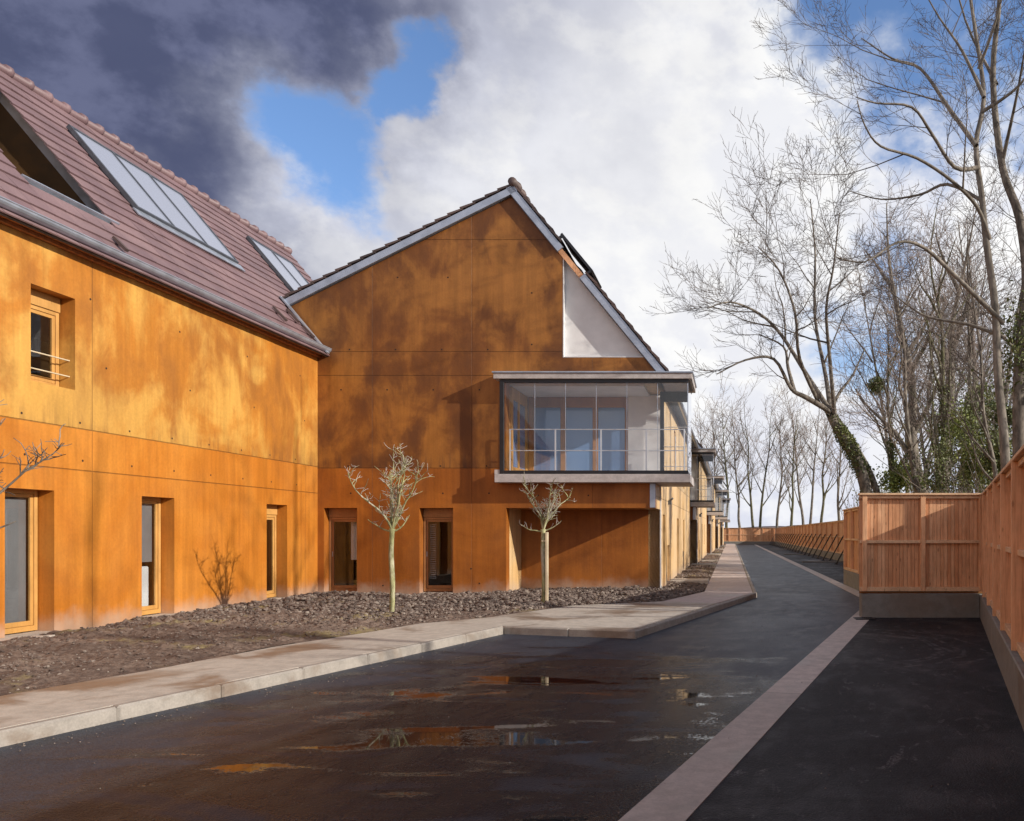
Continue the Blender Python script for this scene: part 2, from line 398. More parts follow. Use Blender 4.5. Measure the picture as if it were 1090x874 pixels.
def bark(name, c1, c2, sc_=9):
    m, g, b, o = mat(name); p = posc(g)
    n = g.noise(g.scale(p, 1, 1, .35), sc_, 5, .65); n2 = g.noise(p, 1.1, 3)
    g.put(b.inputs['Base Color'], g.mix(g.rng(n, .35, .65), g.mix(g.rng(n2, .4, .6), c1, c2), tuple(x * .45 for x in c1)))
    b.inputs['Roughness'].default_value = .9; b.inputs['Specular IOR Level'].default_value = .2
    g.put(b.inputs['Normal'], g.bump(n, .02)); return m
M['bark'] = bark('bark_grey', (.22, .185, .155), (.32, .28, .235))
M['bark_green'] = bark('bark_mossy', (.17, .16, .085), (.22, .19, .14))
M['bark_pale'] = bark('bark_pale', (.33, .285, .24), (.24, .205, .17))
M['twig'] = simple('twigs', (.105, .082, .07), .85, var=.2)
M['twig_red'] = simple('twigs_brown', (.24, .185, .155), .85, var=.2)
M['young'] = bark('bark_young', (.46, .45, .22), (.52, .48, .38), 14)
M['youngtwig'] = simple('twigs_young', (.46, .42, .38), .8, var=.2)
def leafm(name, a, b_):
    m, g, b, o = mat(name); r = island(g); p = posc(g)
    c = g.mix(g.rng(r, 0, 1, 0, 1, False), a, b_)
    c = g.mix(g.math('MULTIPLY', g.rng(g.noise(p, 1.2, 3), .4, .6), .5), c, tuple(x * .5 for x in a))
    g.put(b.inputs['Base Color'], c); b.inputs['Roughness'].default_value = .5
    try: b.inputs['Subsurface Weight'].default_value = 0
    except Exception: pass
    return m
M['ivy'] = leafm('ivy_leaf', (.085, .115, .03), (.25, .26, .09))
M['ivy_light'] = leafm('ivy_light_leaf', (.14, .19, .035), (.34, .36, .09))
M['hill'] = simple('far_woodland', (.10, .085, .10), .95, var=.3, scale=.05)

# ------------------------------------------------------------------ mesh builder
class MB:
    def __init__(s, T=None): s.v = []; s.f = []; s.m = []; s.T = T
    def add(s, vs, fs, mi=0):
        k = len(s.v)
        if s.T: vs = [s.T(*p) for p in vs]
        s.v.extend([tuple(p) for p in vs]); s.f.extend([tuple(i + k for i in f) for f in fs]); s.m.extend([mi] * len(fs))
    def box(s, a, b, mi=0):
        (x0, y0, z0), (x1, y1, z1) = a, b
        x0, x1 = min(x0, x1), max(x0, x1); y0, y1 = min(y0, y1), max(y0, y1); z0, z1 = min(z0, z1), max(z0, z1)
        s.add([(x0, y0, z0), (x1, y0, z0), (x1, y1, z0), (x0, y1, z0), (x0, y0, z1), (x1, y0, z1), (x1, y1, z1), (x0, y1, z1)],
              [(0, 3, 2, 1), (4, 5, 6, 7), (0, 1, 5, 4), (1, 2, 6, 5), (2, 3, 7, 6), (3, 0, 4, 7)], mi)
    def hexa(s, c, mi=0):    # 8 corners: bottom 4, top 4
        s.add(c, [(0, 3, 2, 1), (4, 5, 6, 7), (0, 1, 5, 4), (1, 2, 6, 5), (2, 3, 7, 6), (3, 0, 4, 7)], mi)
    def prism(s, poly, z0, z1, mi=0):     # poly in the first two axes
        n = len(poly)
        s.add([(x, y, z0) for x, y in poly] + [(x, y, z1) for x, y in poly],
              [tuple(range(n))[::-1], tuple(range(n, 2 * n))] + [(i, (i + 1) % n, n + (i + 1) % n, n + i) for i in range(n)], mi)
    def tube(s, pts, rad, sides=6, mi=0, cap=True):
        pts = [Vector(p) for p in pts]; n = len(pts)
        if not isinstance(rad, (list, tuple)): rad = [rad] * n
        vs = []; up = Vector((0, 0, 1)); prev = None
        for i, p in enumerate(pts):
            t = (pts[min(i + 1, n - 1)] - pts[max(i - 1, 0)])
            t = t.normalized() if t.length > 1e-9 else Vector((0, 0, 1))
            if prev is None:
                a = t.cross(Vector((1, .13, .07)) if abs(t.z) > .9 else up).normalized()
            else:
                a = (prev - t * prev.dot(t)); a = a.normalized() if a.length > 1e-6 else t.orthogonal().normalized()
            prev = a; bb = t.cross(a)
            for k in range(sides):
                an = 2 * math.pi * k / sides
                vs.append(p + (a * math.cos(an) + bb * math.sin(an)) * rad[i])
        fs = []
        for i in range(n - 1):
            for k in range(sides):
                k2 = (k + 1) % sides
                fs.append((i * sides + k, i * sides + k2, (i + 1) * sides + k2, (i + 1) * sides + k))
        if cap: fs.append(tuple(range(sides))[::-1]); fs.append(tuple((n - 1) * sides + k for k in range(sides)))
        s.add(vs, fs, mi)
    def build(s, name, mats, parent=None, smooth=False, recalc=True, weld=False, bevel=0.0):
        me = bpy.data.meshes.new(name); me.from_pydata(s.v, [], s.f)
        if not isinstance(mats, (list, tuple)): mats = [mats]
        for q in mats: me.materials.append(q)
        me.polygons.foreach_set('material_index', s.m)
        if recalc or weld or bevel:
            bm = bmesh.new(); bm.from_mesh(me)
            if weld: bmesh.ops.remove_doubles(bm, verts=bm.verts, dist=1e-4)
            bmesh.ops.recalc_face_normals(bm, faces=bm.faces)
            if bevel:
                es = [e for e in bm.edges if len(e.link_faces) == 2 and e.calc_face_angle(0) > .6]
                bmesh.ops.bevel(bm, geom=es, offset=bevel, segments=1, affect='EDGES', profile=.5)
            bm.to_mesh(me); bm.free()
        if smooth: me.polygons.foreach_set('use_smooth', [True] * len(me.polygons))
        me.update()
        o = bpy.data.objects.new(name, me); COL.objects.link(o)
        if parent is not None:
            o.parent = parent
            o.matrix_parent_inverse = Matrix.Translation(-Vector(base_loc(parent)))
        return o
def base_loc(o):
    v = Vector(o.location)
    while o.parent is not None and False: o = o.parent
    return v if o.type == 'EMPTY' else Vector((0, 0, 0))
def thing(name, label, cat, loc=(0, 0, 0), group=None):
    o = bpy.data.objects.new(name, None); COL.objects.link(o); o.location = loc; o.empty_display_size = .2
    o['label'] = label; o['category'] = cat
    if group: o['group'] = group
    return o
def tag(o, label, cat, group=None, kind=None):
    if label: o['label'] = label
    if cat: o['category'] = cat
    if group: o['group'] = group
    if kind: o['kind'] = kind
    return o
def struct(o, label=None, cat=None):
    o['kind'] = 'structure'
    if label: o['label'] = label
    if cat: o['category'] = cat
    return o
def copy_tree(o, parent=None):
    c = o.copy(); COL.objects.link(c)
    if parent is not None:
        c.parent = parent; c.matrix_parent_inverse = o.matrix_parent_inverse.copy()
    for ch in list(o.children): copy_tree(ch, c)
    return c

def clip(poly, a, b, c):      # keep a*x+b*y<=c
    out = []
    for i in range(len(poly)):
        p, q = poly[i], poly[(i + 1) % len(poly)]
        dp, dq = a * p[0] + b * p[1] - c, a * q[0] + b * q[1] - c
        if dp <= 0: out.append(p)
        if (dp < 0 < dq) or (dq < 0 < dp):
            t = dp / (dp - dq); out.append((p[0] + (q[0] - p[0]) * t, p[1] + (q[1] - p[1]) * t))
    return out
def wall(mb, u0, u1, z0, z1, th, holes, planes=()):
    """wall in the plane w=0, thickness th inwards, with rectangular holes, clipped by half planes; drawn through mb.T(u, w, z)"""
    us = sorted({u0, u1, *[h[0] for h in holes], *[h[1] for h in holes]}); us = [u for u in us if u0 <= u <= u1]
    zs = sorted({z0, z1, *[h[2] for h in holes], *[h[3] for h in holes]}); zs = [z for z in zs if z0 <= z <= z1]
    for i in range(len(us) - 1):
        for j in range(len(zs) - 1):
            cu, cz = (us[i] + us[i + 1]) / 2, (zs[j] + zs[j + 1]) / 2
            if any(h[0] < cu < h[1] and h[2] < cz < h[3] for h in holes): continue
            poly = [(us[i], zs[j]), (us[i + 1], zs[j]), (us[i + 1], zs[j + 1]), (us[i], zs[j + 1])]
            for pl in planes:
                poly = clip(poly, *pl)
                if len(poly) < 3: break
            if len(poly) < 3: continue
            n = len(poly)
            mb.add([(u, 0, z) for u, z in poly] + [(u, -th, z) for u, z in poly], [tuple(range(n)), tuple(range(n, 2 * n))[::-1]])
    def seg(a, b):
        p = [a, b]
        for pl in planes:
            (x1, y1), (x2, y2) = p; d1 = pl[0] * x1 + pl[1] * y1 - pl[2]; d2 = pl[0] * x2 + pl[1] * y2 - pl[2]
            if d1 > 0 and d2 > 0: return
            if d1 > 0: t = d1 / (d1 - d2); p = [(x1 + (x2 - x1) * t, y1 + (y2 - y1) * t), p[1]]
            elif d2 > 0: t = d1 / (d1 - d2); p = [p[0], (x1 + (x2 - x1) * t, y1 + (y2 - y1) * t)]
        (x1, y1), (x2, y2) = p
        mb.add([(x1, 0, y1), (x2, 0, y2), (x2, -th, y2), (x1, -th, y1)], [(0, 1, 2, 3)])
    for h in holes:
        a, b_, c, d = max(h[0], u0), min(h[1], u1), max(h[2], z0), min(h[3], z1)
        if h[0] > u0: seg((a, c), (a, d))
        if h[1] < u1: seg((b_, c), (b_, d))
        if h[3] < z1: seg((a, d), (b_, d))
        if h[2] > z0: seg((a, c), (b_, c))
    # outer ends
    for u in (u0, u1):
        zz = [z0] + [v for h in holes if h[0] <= u <= h[1] for v in (h[2], h[3])] + [z1]
        for k in range(0, len(zz) - 1, 2): seg((u, zz[k]), (u, zz[k + 1]))

def discs(mb, pts, r=.018, w=.003, mi=1):
    for u, z in pts:
        n = 8
        mb.add([(u + r * math.cos(2 * math.pi * k / n), w, z + r * math.sin(2 * math.pi * k / n)) for k in range(n)], [tuple(range(n))], mi)

def window(T, house, u0, u1, z0, z1, setback=.23, split=None, sill=True, box_=False, rails=False, darkframe=False, label=None, threshold=True, screen=None):
    """timber window in an opening: window (frame) > pane, sill, blind_box, guard_rail"""
    fm = M['door'] if darkframe else M['frame']
    zb = z0 + (.09 if sill else 0); zt = z1 - (.22 if box_ else .0)
    fw = .055; a, b_ = u0 + .012, u1 - .012; wi = -setback
    f = MB(T)
    f.box((a, wi - .06, zb), (a + fw, wi, zt)); f.box((b_ - fw, wi - .06, zb), (b_, wi, zt))
    f.box((a + fw, wi - .06, zt - fw), (b_ - fw, wi, zt)); f.box((a + fw, wi - .06, zb), (b_ - fw, wi, zb + fw + .02))
    # opening sash, slightly set back from the outer frame
    s0, s1, q0, q1 = a + fw + .003, b_ - fw - .003, zb + fw + .023, zt - fw - .003
    sw = .05
    for bx in (((s0, wi - .05, q0), (s0 + sw, wi - .014, q1)), ((s1 - sw, wi - .05, q0), (s1, wi - .014, q1)),
               ((s0 + sw, wi - .05, q1 - sw), (s1 - sw, wi - .014, q1)), ((s0 + sw, wi - .05, q0), (s1 - sw, wi - .014, q0 + sw + .02))):
        f.box(*bx)
    win = f.build('window', fm, house, bevel=.004)
    if label: win['label'] = label
    p = MB(T); p.box((s0 + sw - .01, wi - .036, q0 + sw), (s1 - sw + .01, wi - .030, q1 - sw + .01))
    p.build('pane', M['glass'], win)
    if sill:
        t = MB(T); t.box((u0 + .002, wi - .05, z0 + .004), (u1 - .002, .035, z0 + .075)); t.build('sill', M['threshold'] if threshold else M['zinc'], win, bevel=.006)
    if box_:
        t = MB(T); t.box((a, wi - .08, zt + .004), (b_, wi + .02, z1 - .004)); t.build('blind_box', fm, win, bevel=.004)
    if rails:
        t = MB(T)
        for zz in (z0 + .20, z0 + .44):
            t.tube([(u0 - .004, -.09, zz), (u1 + .02, -.09, zz)], .011, 8)
        t.build('guard_rail', M['stake'], win)
    if screen:
        t = MB(T); t.box((s0 + sw - .02, wi - .10, q0 + sw + screen), (s1 - sw + .02, wi - .095, q1 - sw + .02)); t.build('roller_screen', M['screen'], win)
    # door handle
    t = MB(T); t.box((s0 + .01, wi - .014, (q0 + q1) / 2 - .06), (s0 + .03, wi - .004, (q0 + q1) / 2 + .06)); t.build('handle', M['zinc'], win)
    return win

# ------------------------------------------------------------------ ground, road, pavement
def sheet(name, pts, z, m, label, n=1):
    mb = MB(); mb.add([(x, y, z) for x, y in pts], [tuple(range(len(pts)))])
    o = mb.build(name, m, recalc=False)
    if o.data.polygons[0].normal.z < 0: o.data.flip_normals()
    return struct(o, label)
sheet('ground', [(-1500, -600), (1500, -600), (1500, 2500), (-1500, 2500)], -.02, M['verge'], 'rough grassy earth beyond the fences')
def stripL(y): return 2.62 + AT * (y - 16.77)       # left edge of the concrete strip
def stripR(y): return 2.52 + .266 * (y - 14.95)
def kerbN(y): return -5.46 + .2715 * (y - 6.10)      # near kerb line
kA = (kerbN(-6), -6); kB = (-3.60, 12.95); kC = (-1.44, 12.37); kD = (.65, 20.30); kE = (.62, 114.2)
sheet('road', [kA, (stripL(-6), -6), (stripL(18.96), 18.96), (3.2, 114.2), kE, kD, kC, kB], 0.0, M['road'], 'wet dark asphalt lane running between pavement and concrete strip')
sheet('near_parking_asphalt', [(stripR(-6), -6), (4.74 + AT * (-6 - 15.45), -6), (4.74, 15.5), (stripR(15.5), 15.5)], .002, M['bay'], 'scuffed black asphalt bay beside the tall timber fence')
sheet('far_parking_asphalt', [(3.5, 25.6), (6.25, 25.6), (6.25, 114.2), (3.5, 114.2)], .002, M['bay'], 'dark asphalt parking bays along the braced fence')
mb = MB()
mb.prism([(stripL(-6), -6), (stripR(-6), -6), (stripR(16.5), 16.5), (3.52, 19.4), (3.52, 114.2), (3.2, 114.2), (3.2, 18.96), (stripL(16.6), 16.6)], -.1, .008)
struct(mb.build('drainage_strip', M['strip']), 'flush pale concrete strip edging the asphalt lane')
# pavement inner edge
inner = [(-9.05, -2), (-6.65, 7.44), (-6.27, 8.85), (-5.95, 10.7), (-5.48, 12.0), (-5.1, 13.4), (-4.31, 14.3), (-3.23, 16.75), (-1.5, 17.75), (-.665, 20.67), (-.64, 114.2)]
KW = .10
def off(p, q, d):
    v = Vector((q[0] - p[0], q[1] - p[1])).normalized(); return (-v.y * d, v.x * d)
near_poly = [(kerbN(-2) - KW - .01, -2), (kB[0] - KW - .01, kB[1] + .06), (kB[0] - .05, kB[1] + KW + .02), (kC[0] - KW + .02, kC[1] + KW + .03),
             (-.30, 17.35), (-1.5, 17.74)] + inner[7::-1][0:8]
near_poly = near_poly[:5] + [inner[8], inner[7], inner[6], inner[5], inner[4], inner[3], inner[2], inner[1], inner[0]]
mb = MB(); mb.prism(near_poly, -.1, .118); struct(mb.build('pavement', M['pave_near']), 'pale damp concrete pavement beside the ochre building')
far_poly = [(-.30 + .004, 17.36), (kD[0] - KW - .01, 20.32), (kE[0] - KW - .01, 114.2), inner[10], inner[9], (inner[8][0] + .005, inner[8][1] + .005)]
mb = MB(); mb.prism(far_poly, -.1, .118); struct(mb.build('far_pavement', M['pave_far']), 'mauve paved footpath running along the terrace to the end fence')
mb = MB()
def kerb_run(p, q, w_=KW, z=.125):
    v = (Vector(q) - Vector(p)); L = v.length; v.normalize(); nrm = Vector((-v.y, v.x)); k = max(1, int(L / 1.0))
    rg = random.Random(int(L * 100))
    for i in range(k):
        a = Vector(p) + v * (L * i / k + .0015); b = Vector(p) + v * (L * (i + 1) / k - .0015)
        dz = rg.uniform(-.005, .003); e = rg.uniform(-.003, .003)
        c = [a + nrm * e, b + nrm * e, b + nrm * w_, a + nrm * w_]
        mb.hexa([(x, y, -.1) for x, y in c] + [(x, y, z + dz) for x, y in c])
kerb_run((kerbN(-2), -2), kB); kerb_run((kB[0] + .0, kB[1]), kC); kerb_run(kC, kD); kerb_run(kD, kE)
struct(mb.build('kerb', M['kerb'], bevel=.018), 'worn concrete kerbstones along the pavement edge')

# ------------------------------------------------------------------ soil beds
def inner_x(y):
    for (x0, y0), (x1, y1) in zip(inner, inner[1:]):
        if y0 <= y <= y1: return x0 + (x1 - x0) * (y - y0) / (y1 - y0)
    return inner[-1][0]
def soil_h(x, y):
    h = .060 * noise.noise(Vector((x * .8, y * .8, 0))) + .055 * noise.noise(Vector((x * 2.3, y * 2.3, 3))) + .05 * max(0, 1 - abs(x + 8.9) / 1.3) * (1 if y < 17 else 0)
    f = abs(noise.noise(Vector((x * 7, y * 7, 5)))) * .085 + abs(noise.noise(Vector((x * 16, y * 16, 9)))) * .05
    rough_ = .55 + .9 * max(0, noise.noise(Vector((x * .5 + 4, y * .5, 1))) + .25)
    e = min(1, max(0, (inner_x(y) - x) / .35))
    wallb = min(1, max(0, (x + 9.86) / .3)) if y < 20 else 1
    return .112 + (h + f * rough_ + .02) * (.15 + .85 * e) * (.35 + .65 * wallb)
def bed(name, x0, x1, y0, y1, st, test, label):
    mb = MB(); nx = int((x1 - x0) / st) + 1; ny = int((y1 - y0) / st) + 1; idx = {}
    for j in range(ny):
        for i in range(nx):
            x, y = x0 + i * st, y0 + j * st
            lim = inner_x(y)
            if x > lim + st: continue
            xx = min(x, lim - .002)
            if not test(xx, y): continue
            idx[i, j] = len(mb.v); mb.v.append((xx, y, soil_h(xx, y)))
    for (i, j) in idx:
        if (i + 1, j) in idx and (i, j + 1) in idx and (i + 1, j + 1) in idx:
            mb.f.append((idx[i, j], idx[i + 1, j], idx[i + 1, j + 1], idx[i, j + 1])); mb.m.append(0)
    return tag(mb.build(name, M['soil'], recalc=False), label, None, kind='stuff')
bed('soil_bed', -9.88, -.6, 2.0, 21.2, .045, lambda x, y: True, 'bare lumpy brown soil between ochre walls and pavement')
bed('far_soil_bed', -2.2, -.6, 21.2, 114, .11, lambda x, y: True, 'narrow strip of bare earth along the terrace side wall')
rg = random.Random(5)
def clod(mb, x, y, z, s):
    t = (1 + 5 ** .5) / 2
    vs = [(-1, t, 0), (1, t, 0), (-1, -t, 0), (1, -t, 0), (0, -1, t), (0, 1, t), (0, -1, -t), (0, 1, -t), (t, 0, -1), (t, 0, 1), (-t, 0, -1), (-t, 0, 1)]
    fs = [(0, 11, 5), (0, 5, 1), (0, 1, 7), (0, 7, 10), (0, 10, 11), (1, 5, 9), (5, 11, 4), (11, 10, 2), (10, 7, 6), (7, 1, 8), (3, 9, 4), (3, 4, 2), (3, 2, 6), (3, 6, 8), (3, 8, 9), (4, 9, 5), (2, 4, 11), (6, 2, 10), (8, 6, 7), (9, 8, 1)]
    a = rg.uniform(0, 6.28); sx, sy, sz = (s * rg.uniform(.35, .62) for _ in range(3)); sz *= .7
    ca, sa = math.cos(a), math.sin(a); o = []
    for v in vs:
        k = rg.uniform(.78, 1.18); px, py, pz = v[0] * sx * k, v[1] * sy * k, v[2] * sz * k
        o.append((x + px * ca - py * sa, y + px * sa + py * ca, z + pz))
    mb.add(o, fs)
mb = MB(); n = 0
while n < 21000:
    y = 7 + 14.2 * rg.random() ** .8; x = rg.uniform(-9.8, -.7)
    if x > inner_x(y) - .06: continue
    dens = .25 + 1.2 * max(0, noise.noise(Vector((x * .55 + 9, y * .55, 2))) + .12)
    if x > -9.86 and y > 15.2: dens = 1.0          # coarse clods in the corner by the gable
    if x < -9.0: dens = max(dens, .8)
    if rg.random() > dens: continue
    far = min(1, max(0, (y - 12.5) / 3.5)); s = .009 + (.016 + .026 * far) * rg.random() ** 2.2 + .010 * far
    clod(mb, x, y, soil_h(x, y) + s * .35, s); n += 1
for _ in range(2600):
    y = 20.9 + 90 * rg.random() ** 2; x = rg.uniform(-1.75, -.7)
    s = .016 + .026 * rg.random(); clod(mb, x, y, soil_h(x, y) + s * .3, s)
tag(mb.build('clods', M['clod'], recalc=False), 'loose grey brown earth clods and stones scattered over the soil bed', None, kind='stuff')
mb = MB()
for _ in range(900):
    y = 3.5 + 15 * rg.random() ** 1.3; x = rg.uniform(kerbN(y) + .03, stripR(y) + 1.8)
    if rg.random() < .55: x = kerbN(y) + .03 + abs(rg.gauss(0, .25))
    if y > 12.2 and x < .3: continue
    clod(mb, x, y, .008, rg.uniform(.003, .009))
tag(mb.build('grit', M['clod'], recalc=False), 'scattered grit and tiny stones on the asphalt', None, kind='stuff')
for i, (yy, ln) in enumerate(((23.9, .55), (36.4, .5), (41.5, .5), (54, .8), (71.5, .8), (89, .8))):
    mb = MB(); mb.box((-1.80 + .01, yy, .06), (-.67, yy + ln * 2, .215))
    lab = ('nearest pale concrete slab crossing the soil strip to a side door', 'second pale slab crossing the soil strip', 'third pale slab crossing the soil strip',
           'fourth pale slab crossing the soil strip', 'fifth pale slab crossing the soil strip', 'farthest pale slab crossing the soil strip')[i]
    tag(mb.build('stepping_slab', M['threshold'], bevel=.01), lab, 'paving slab', 'slabs crossing the soil strip')
# pale slabs at the thresholds of the long wing
for Y0, Y1, lab in ((13.75, 14.9, 'pale stone doorstep slab lying on soil below the middle door'), (10.7, 11.85, 'pale stone doorstep slab lying on soil below the leftmost door')):
    mb = MB(); mb.prism([(-9.84, Y0), (-9.42, Y0 + .05), (-9.38, Y1), (-9.84, Y1 + .05)], .08, .185)
    tag(mb.build('doorstep', M['threshold'], bevel=.012), lab, 'doorstep', 'doorsteps of the long wing')

# ------------------------------------------------------------------ tiled roofs
def roof_tiles(mb, T, a0, a1, s0, s1, skip=lambda a, s: False, tw=.42, pitch=.30, seed=1, th=.022):
    """T(a along eave, s up the slope, n off the plane)"""
    rg = random.Random(seed); rows = int((s1 - s0) / pitch) + 1; cols = int((a1 - a0) / tw)
    tw = (a1 - a0) / cols
    for r_ in range(rows):
        sa = s0 + r_ * pitch; sb = min(sa + pitch + .05, s1)
        if sb - sa < .06: continue
        offs = 0
        for c in range(cols):
            a, b = a0 + c * tw + .003, a0 + (c + 1) * tw - .003
            if skip((a + b) / 2, (sa + sb) / 2): continue
            j = rg.uniform(-.004, .004); k = rg.uniform(-.004, .004)
            mb.hexa([(a, sa + j, .026), (b, sa + j, .026), (b, sb, .004), (a, sb, .004), (a, sa + j, .026 + th + k), (b, sa + j, .026 + th - k), (b, sb, .004 + th * .6), (a, sb, .004 + th * .6)])

# ------------------------------------------------------------------ the long ochre wing on the left
LX = -9.86
hs = thing('ochre_wing', 'long ochre concrete building on the left with mauve tiled roof and skylights', 'building', (LX, 8, 0))
TL = lambda u, w_, z: (LX + w_, u, z)
opn = [(11.10, 11.91, .10, 2.22), (13.68, 14.48, .10, 2.22), (17.36, 18.16, .10, 2.22), (11.51, 12.29, 3.75, 5.12), (5.2, 6.0, .10, 2.22)]
mb = MB(TL); 
wall(mb, -6, 19.5, -.2, 5.78, .40, opn)
tie = [(y, 3.02) for y in (9.1, 10.3, 11.5, 12.75, 14.0, 15.2, 16.4, 17.6, 18.8)]
tie = []
for k in range(12):
    y = 8.3 + k * 1.02
    tie += [(y, 3.27), (y + .05, 2.70)]
    if k % 2 == 0: tie.append((y + .2, 5.2))
for y in (10.9, 12.9, 14.9, 16.9, 18.9): tie.append((y, 4.2))
discs(mb, [(u, z) for u, z in tie if not any(h[0] - .05 < u < h[1] + .05 and h[2] - .05 < z < h[3] + .05 for h in opn) and u < 19.4])
mb.build('wall', [M['wall_long'], M['hole']], hs, weld=True)
window(TL, hs, *opn[0], screen=.001, label='leftmost glazed door with grey screen drawn behind it'); window(TL, hs, *opn[1], screen=.78, label='glazed door with white panel low behind its pane'); window(TL, hs, *opn[2], box_=True)
window(TL, hs, *opn[3], box_=True, rails=True, sill=False); window(TL, hs, *opn[4])
# other walls and floors
mb = MB(); mb.box((-20.2, -6, -.2), (-19.9, 23.7, 5.6)); 
for y0 in (-6, 23.4):
    # gable ends
    P = [(-19.9, 5.4), (-12.9, 9.45), (LX - .42, 5.6), (LX - .42, -.2), (-19.9, -.2)]
    nn = 5; vs = [(x, y0, z) for x, z in P] + [(x, y0 + .3, z) for x, z in P]
    mb.add(vs, [tuple(range(5)), tuple(range(5, 10))[::-1]] + [(i, (i + 1) % 5, 5 + (i + 1) % 5, 5 + i) for i in range(5)])
mb.build('outer_wall', M['wall_plain'], hs)
mb = MB(); mb.box((-19.9, -5.6, -.1), (LX - .41, 23.4, .16)); mb.box((-19.9, -5.6, 2.7), (LX - .41, 23.4, 2.95)); mb.build('floor', M['darkfloor'], hs)
mb = MB(); mb.box((-14.2, -5.6, .17), (-14.0, 23.4, 5.5)); 
for y in (9.5, 13.0, 16.0): mb.box((-13.99, y, .17), (LX - .41, y + .12, 2.69))
mb.build('partition', M['inner'], hs)
mb = MB(); mb.box((LX - .40, 13.78, .20), (LX - .36, 14.36, 1.02)); mb.build('radiator', M['plaster'], hs, bevel=.02)
# cornice, gutter
mb = MB(TL)
for k, (z, w_) in enumerate(((5.785, .07), (5.84, .12), (5.895, .16))): mb.box((-6, -.3, z), (19.47, w_, z + .05))
mb.build('cornice', M['cornice'], hs, bevel=.006)
mb = MB(); 
gx, gz, gr = LX + .25, 5.985, .085
ring = []
for k in range(9):
    a = math.pi + math.pi * k / 8; ring.append((gx + gr * math.cos(a), gz + gr * math.sin(a)))
ring2 = [(gx + (gr - .008) * math.cos(math.pi + math.pi * k / 8), gz + (gr - .008) * math.sin(math.pi + math.pi * k / 8)) for k in range(8, -1, -1)]
P = ring + ring2; n = len(P)
vs = [(x, -6, z) for x, z in P] + [(x, 19.62, z) for x, z in P]
mb.add(vs, [(i, (i + 1) % n, n + (i + 1) % n, n + i) for i in range(n)] + [tuple(range(8, -1, -1)), tuple(n + i for i in range(9))])
mb.tube([(gx + gr, -6, gz + .004), (gx + gr, 19.62, gz + .004)], .011, 8)
mb.build('gutter', M['zinc'], hs, smooth=False)
# roof: plane z = 5.92 + 1.2 (u - 9.7), u = -x
sl_len = math.hypot(1, 1.2); RDG = 12.9
EV = 9.60
cs, sn = 1 / sl_len, 1.2 / sl_len
def TR(a, s, n_):
    u = EV + s * cs; z = 5.92 + 1.2 * (u - 9.7)
    return (-(u) + n_ * sn, a, z + n_ * cs)
def s_of(u): return (u - EV) / cs
SMAX = s_of(RDG)
CUT = (12.0, 13.9, s_of(10.46), s_of(12.5))
def skp(a, s):
    if CUT[0] < a < CUT[1] and CUT[2] < s < CUT[3]: return True
    return False
mb = MB(TR); roof_tiles(mb, TR, -6.1, 23.86, 0, SMAX, skp)
rf = mb.build('roof', M['tile'], hs)
# deck under the tiles, split around the cut-out
mb = MB(TR)
for a0, a1, s0, s1 in ((-6, CUT[0] - .02, 0.05, SMAX - .03), (CUT[1] + .02, 23.8, .05, SMAX - .03), (CUT[0] - .02, CUT[1] + .02, .05, CUT[2] - .02), (CUT[0] - .02, CUT[1] + .02, CUT[3] + .02, SMAX - .03)):
    mb.box((a0, max(s0, .34), -.16), (a1, s1, .001))
mb.box((-6, .02, -.03), (23.8, .337, .001))
mb.build('roof_deck', M['zinc_dark'], rf)
# back slope
mb = MB()
zr = 5.92 + 1.2 * (RDG - 9.7)
mb.hexa([(-RDG, -6.1, zr - .15), (-RDG, 23.86, zr - .15), (-20.6, 23.86, zr - .15 - .5 * (20.6 - RDG)), (-20.6, -6.1, zr - .15 - .5 * (20.6 - RDG)),
         (-RDG, -6.1, zr + .05), (-RDG, 23.86, zr + .05), (-20.6, 23.86, zr + .05 - .5 * (20.6 - RDG)), (-20.6, -6.1, zr + .05 - .5 * (20.6 - RDG))])
mb.build('back_slope', M['tile'], rf)
mb = MB()
y = -6.0
while y < 23.7:
    y1 = min(y + .42, 23.88)
    mb.tube([(-RDG, y, zr + .035), (-RDG, y1 - .06, zr + .045), (-RDG, y1 - .05, zr + .06), (-RDG, y1 + .02, zr + .062)], [.085, .088, .112, .112], 10); y += .42
mb.build('ridge', M['tile'], rf, smooth=True)
# verge trim at the far end
mb = MB(TR); mb.box((23.865, .0, -.18), (23.90, SMAX, .03)); mb.build('verge_board', M['zinc'], rf)
# roof cut-out: cheeks, floor, back, edges
c0, c1, sA, sB = CUT
uA, uB = EV + sA * cs, EV + sB * cs; zA, zB = 5.92 + 1.2 * (uA - 9.7), 5.92 + 1.2 * (uB - 9.7)
mb = MB()
for yy in (c0 - .06, c1 + .02):
    P = [(-uA - .0, zA - .12), (-uB, zB - .12), (-uB - .0, zA - 1.2), (-uA, zA - 1.2)]
    mb.add([(x, yy, z) for x, z in P] + [(x, yy + .04, z) for x, z in P], [(0, 1, 2, 3), (7, 6, 5, 4), (0, 4, 5, 1), (1, 5, 6, 2), (2, 6, 7, 3), (3, 7, 4, 0)])
mb.box((-uB - .05, c0, zA - 1.2), (-uB - .01, c1, zB - .1))
mb.box((-uB, c0, zA - 1.25), (-uA, c1, zA - 1.2)); mb.box((-uA, c0, zA - 1.2), (-uA + .04, c1, zA - .12))
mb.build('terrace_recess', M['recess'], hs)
mb = MB(TR)
mb.box((c1 - .0, sA - .05, -.17), (c1 + .018, sB + .05, .004)); mb.box((c0 - .018, sA - .05, -.17), (c0, sB + .05, .004))
mb.box((c0, sB, -.2), (c1, sB + .018, .004)); mb.build('recess_lining', M['zinc'], rf)
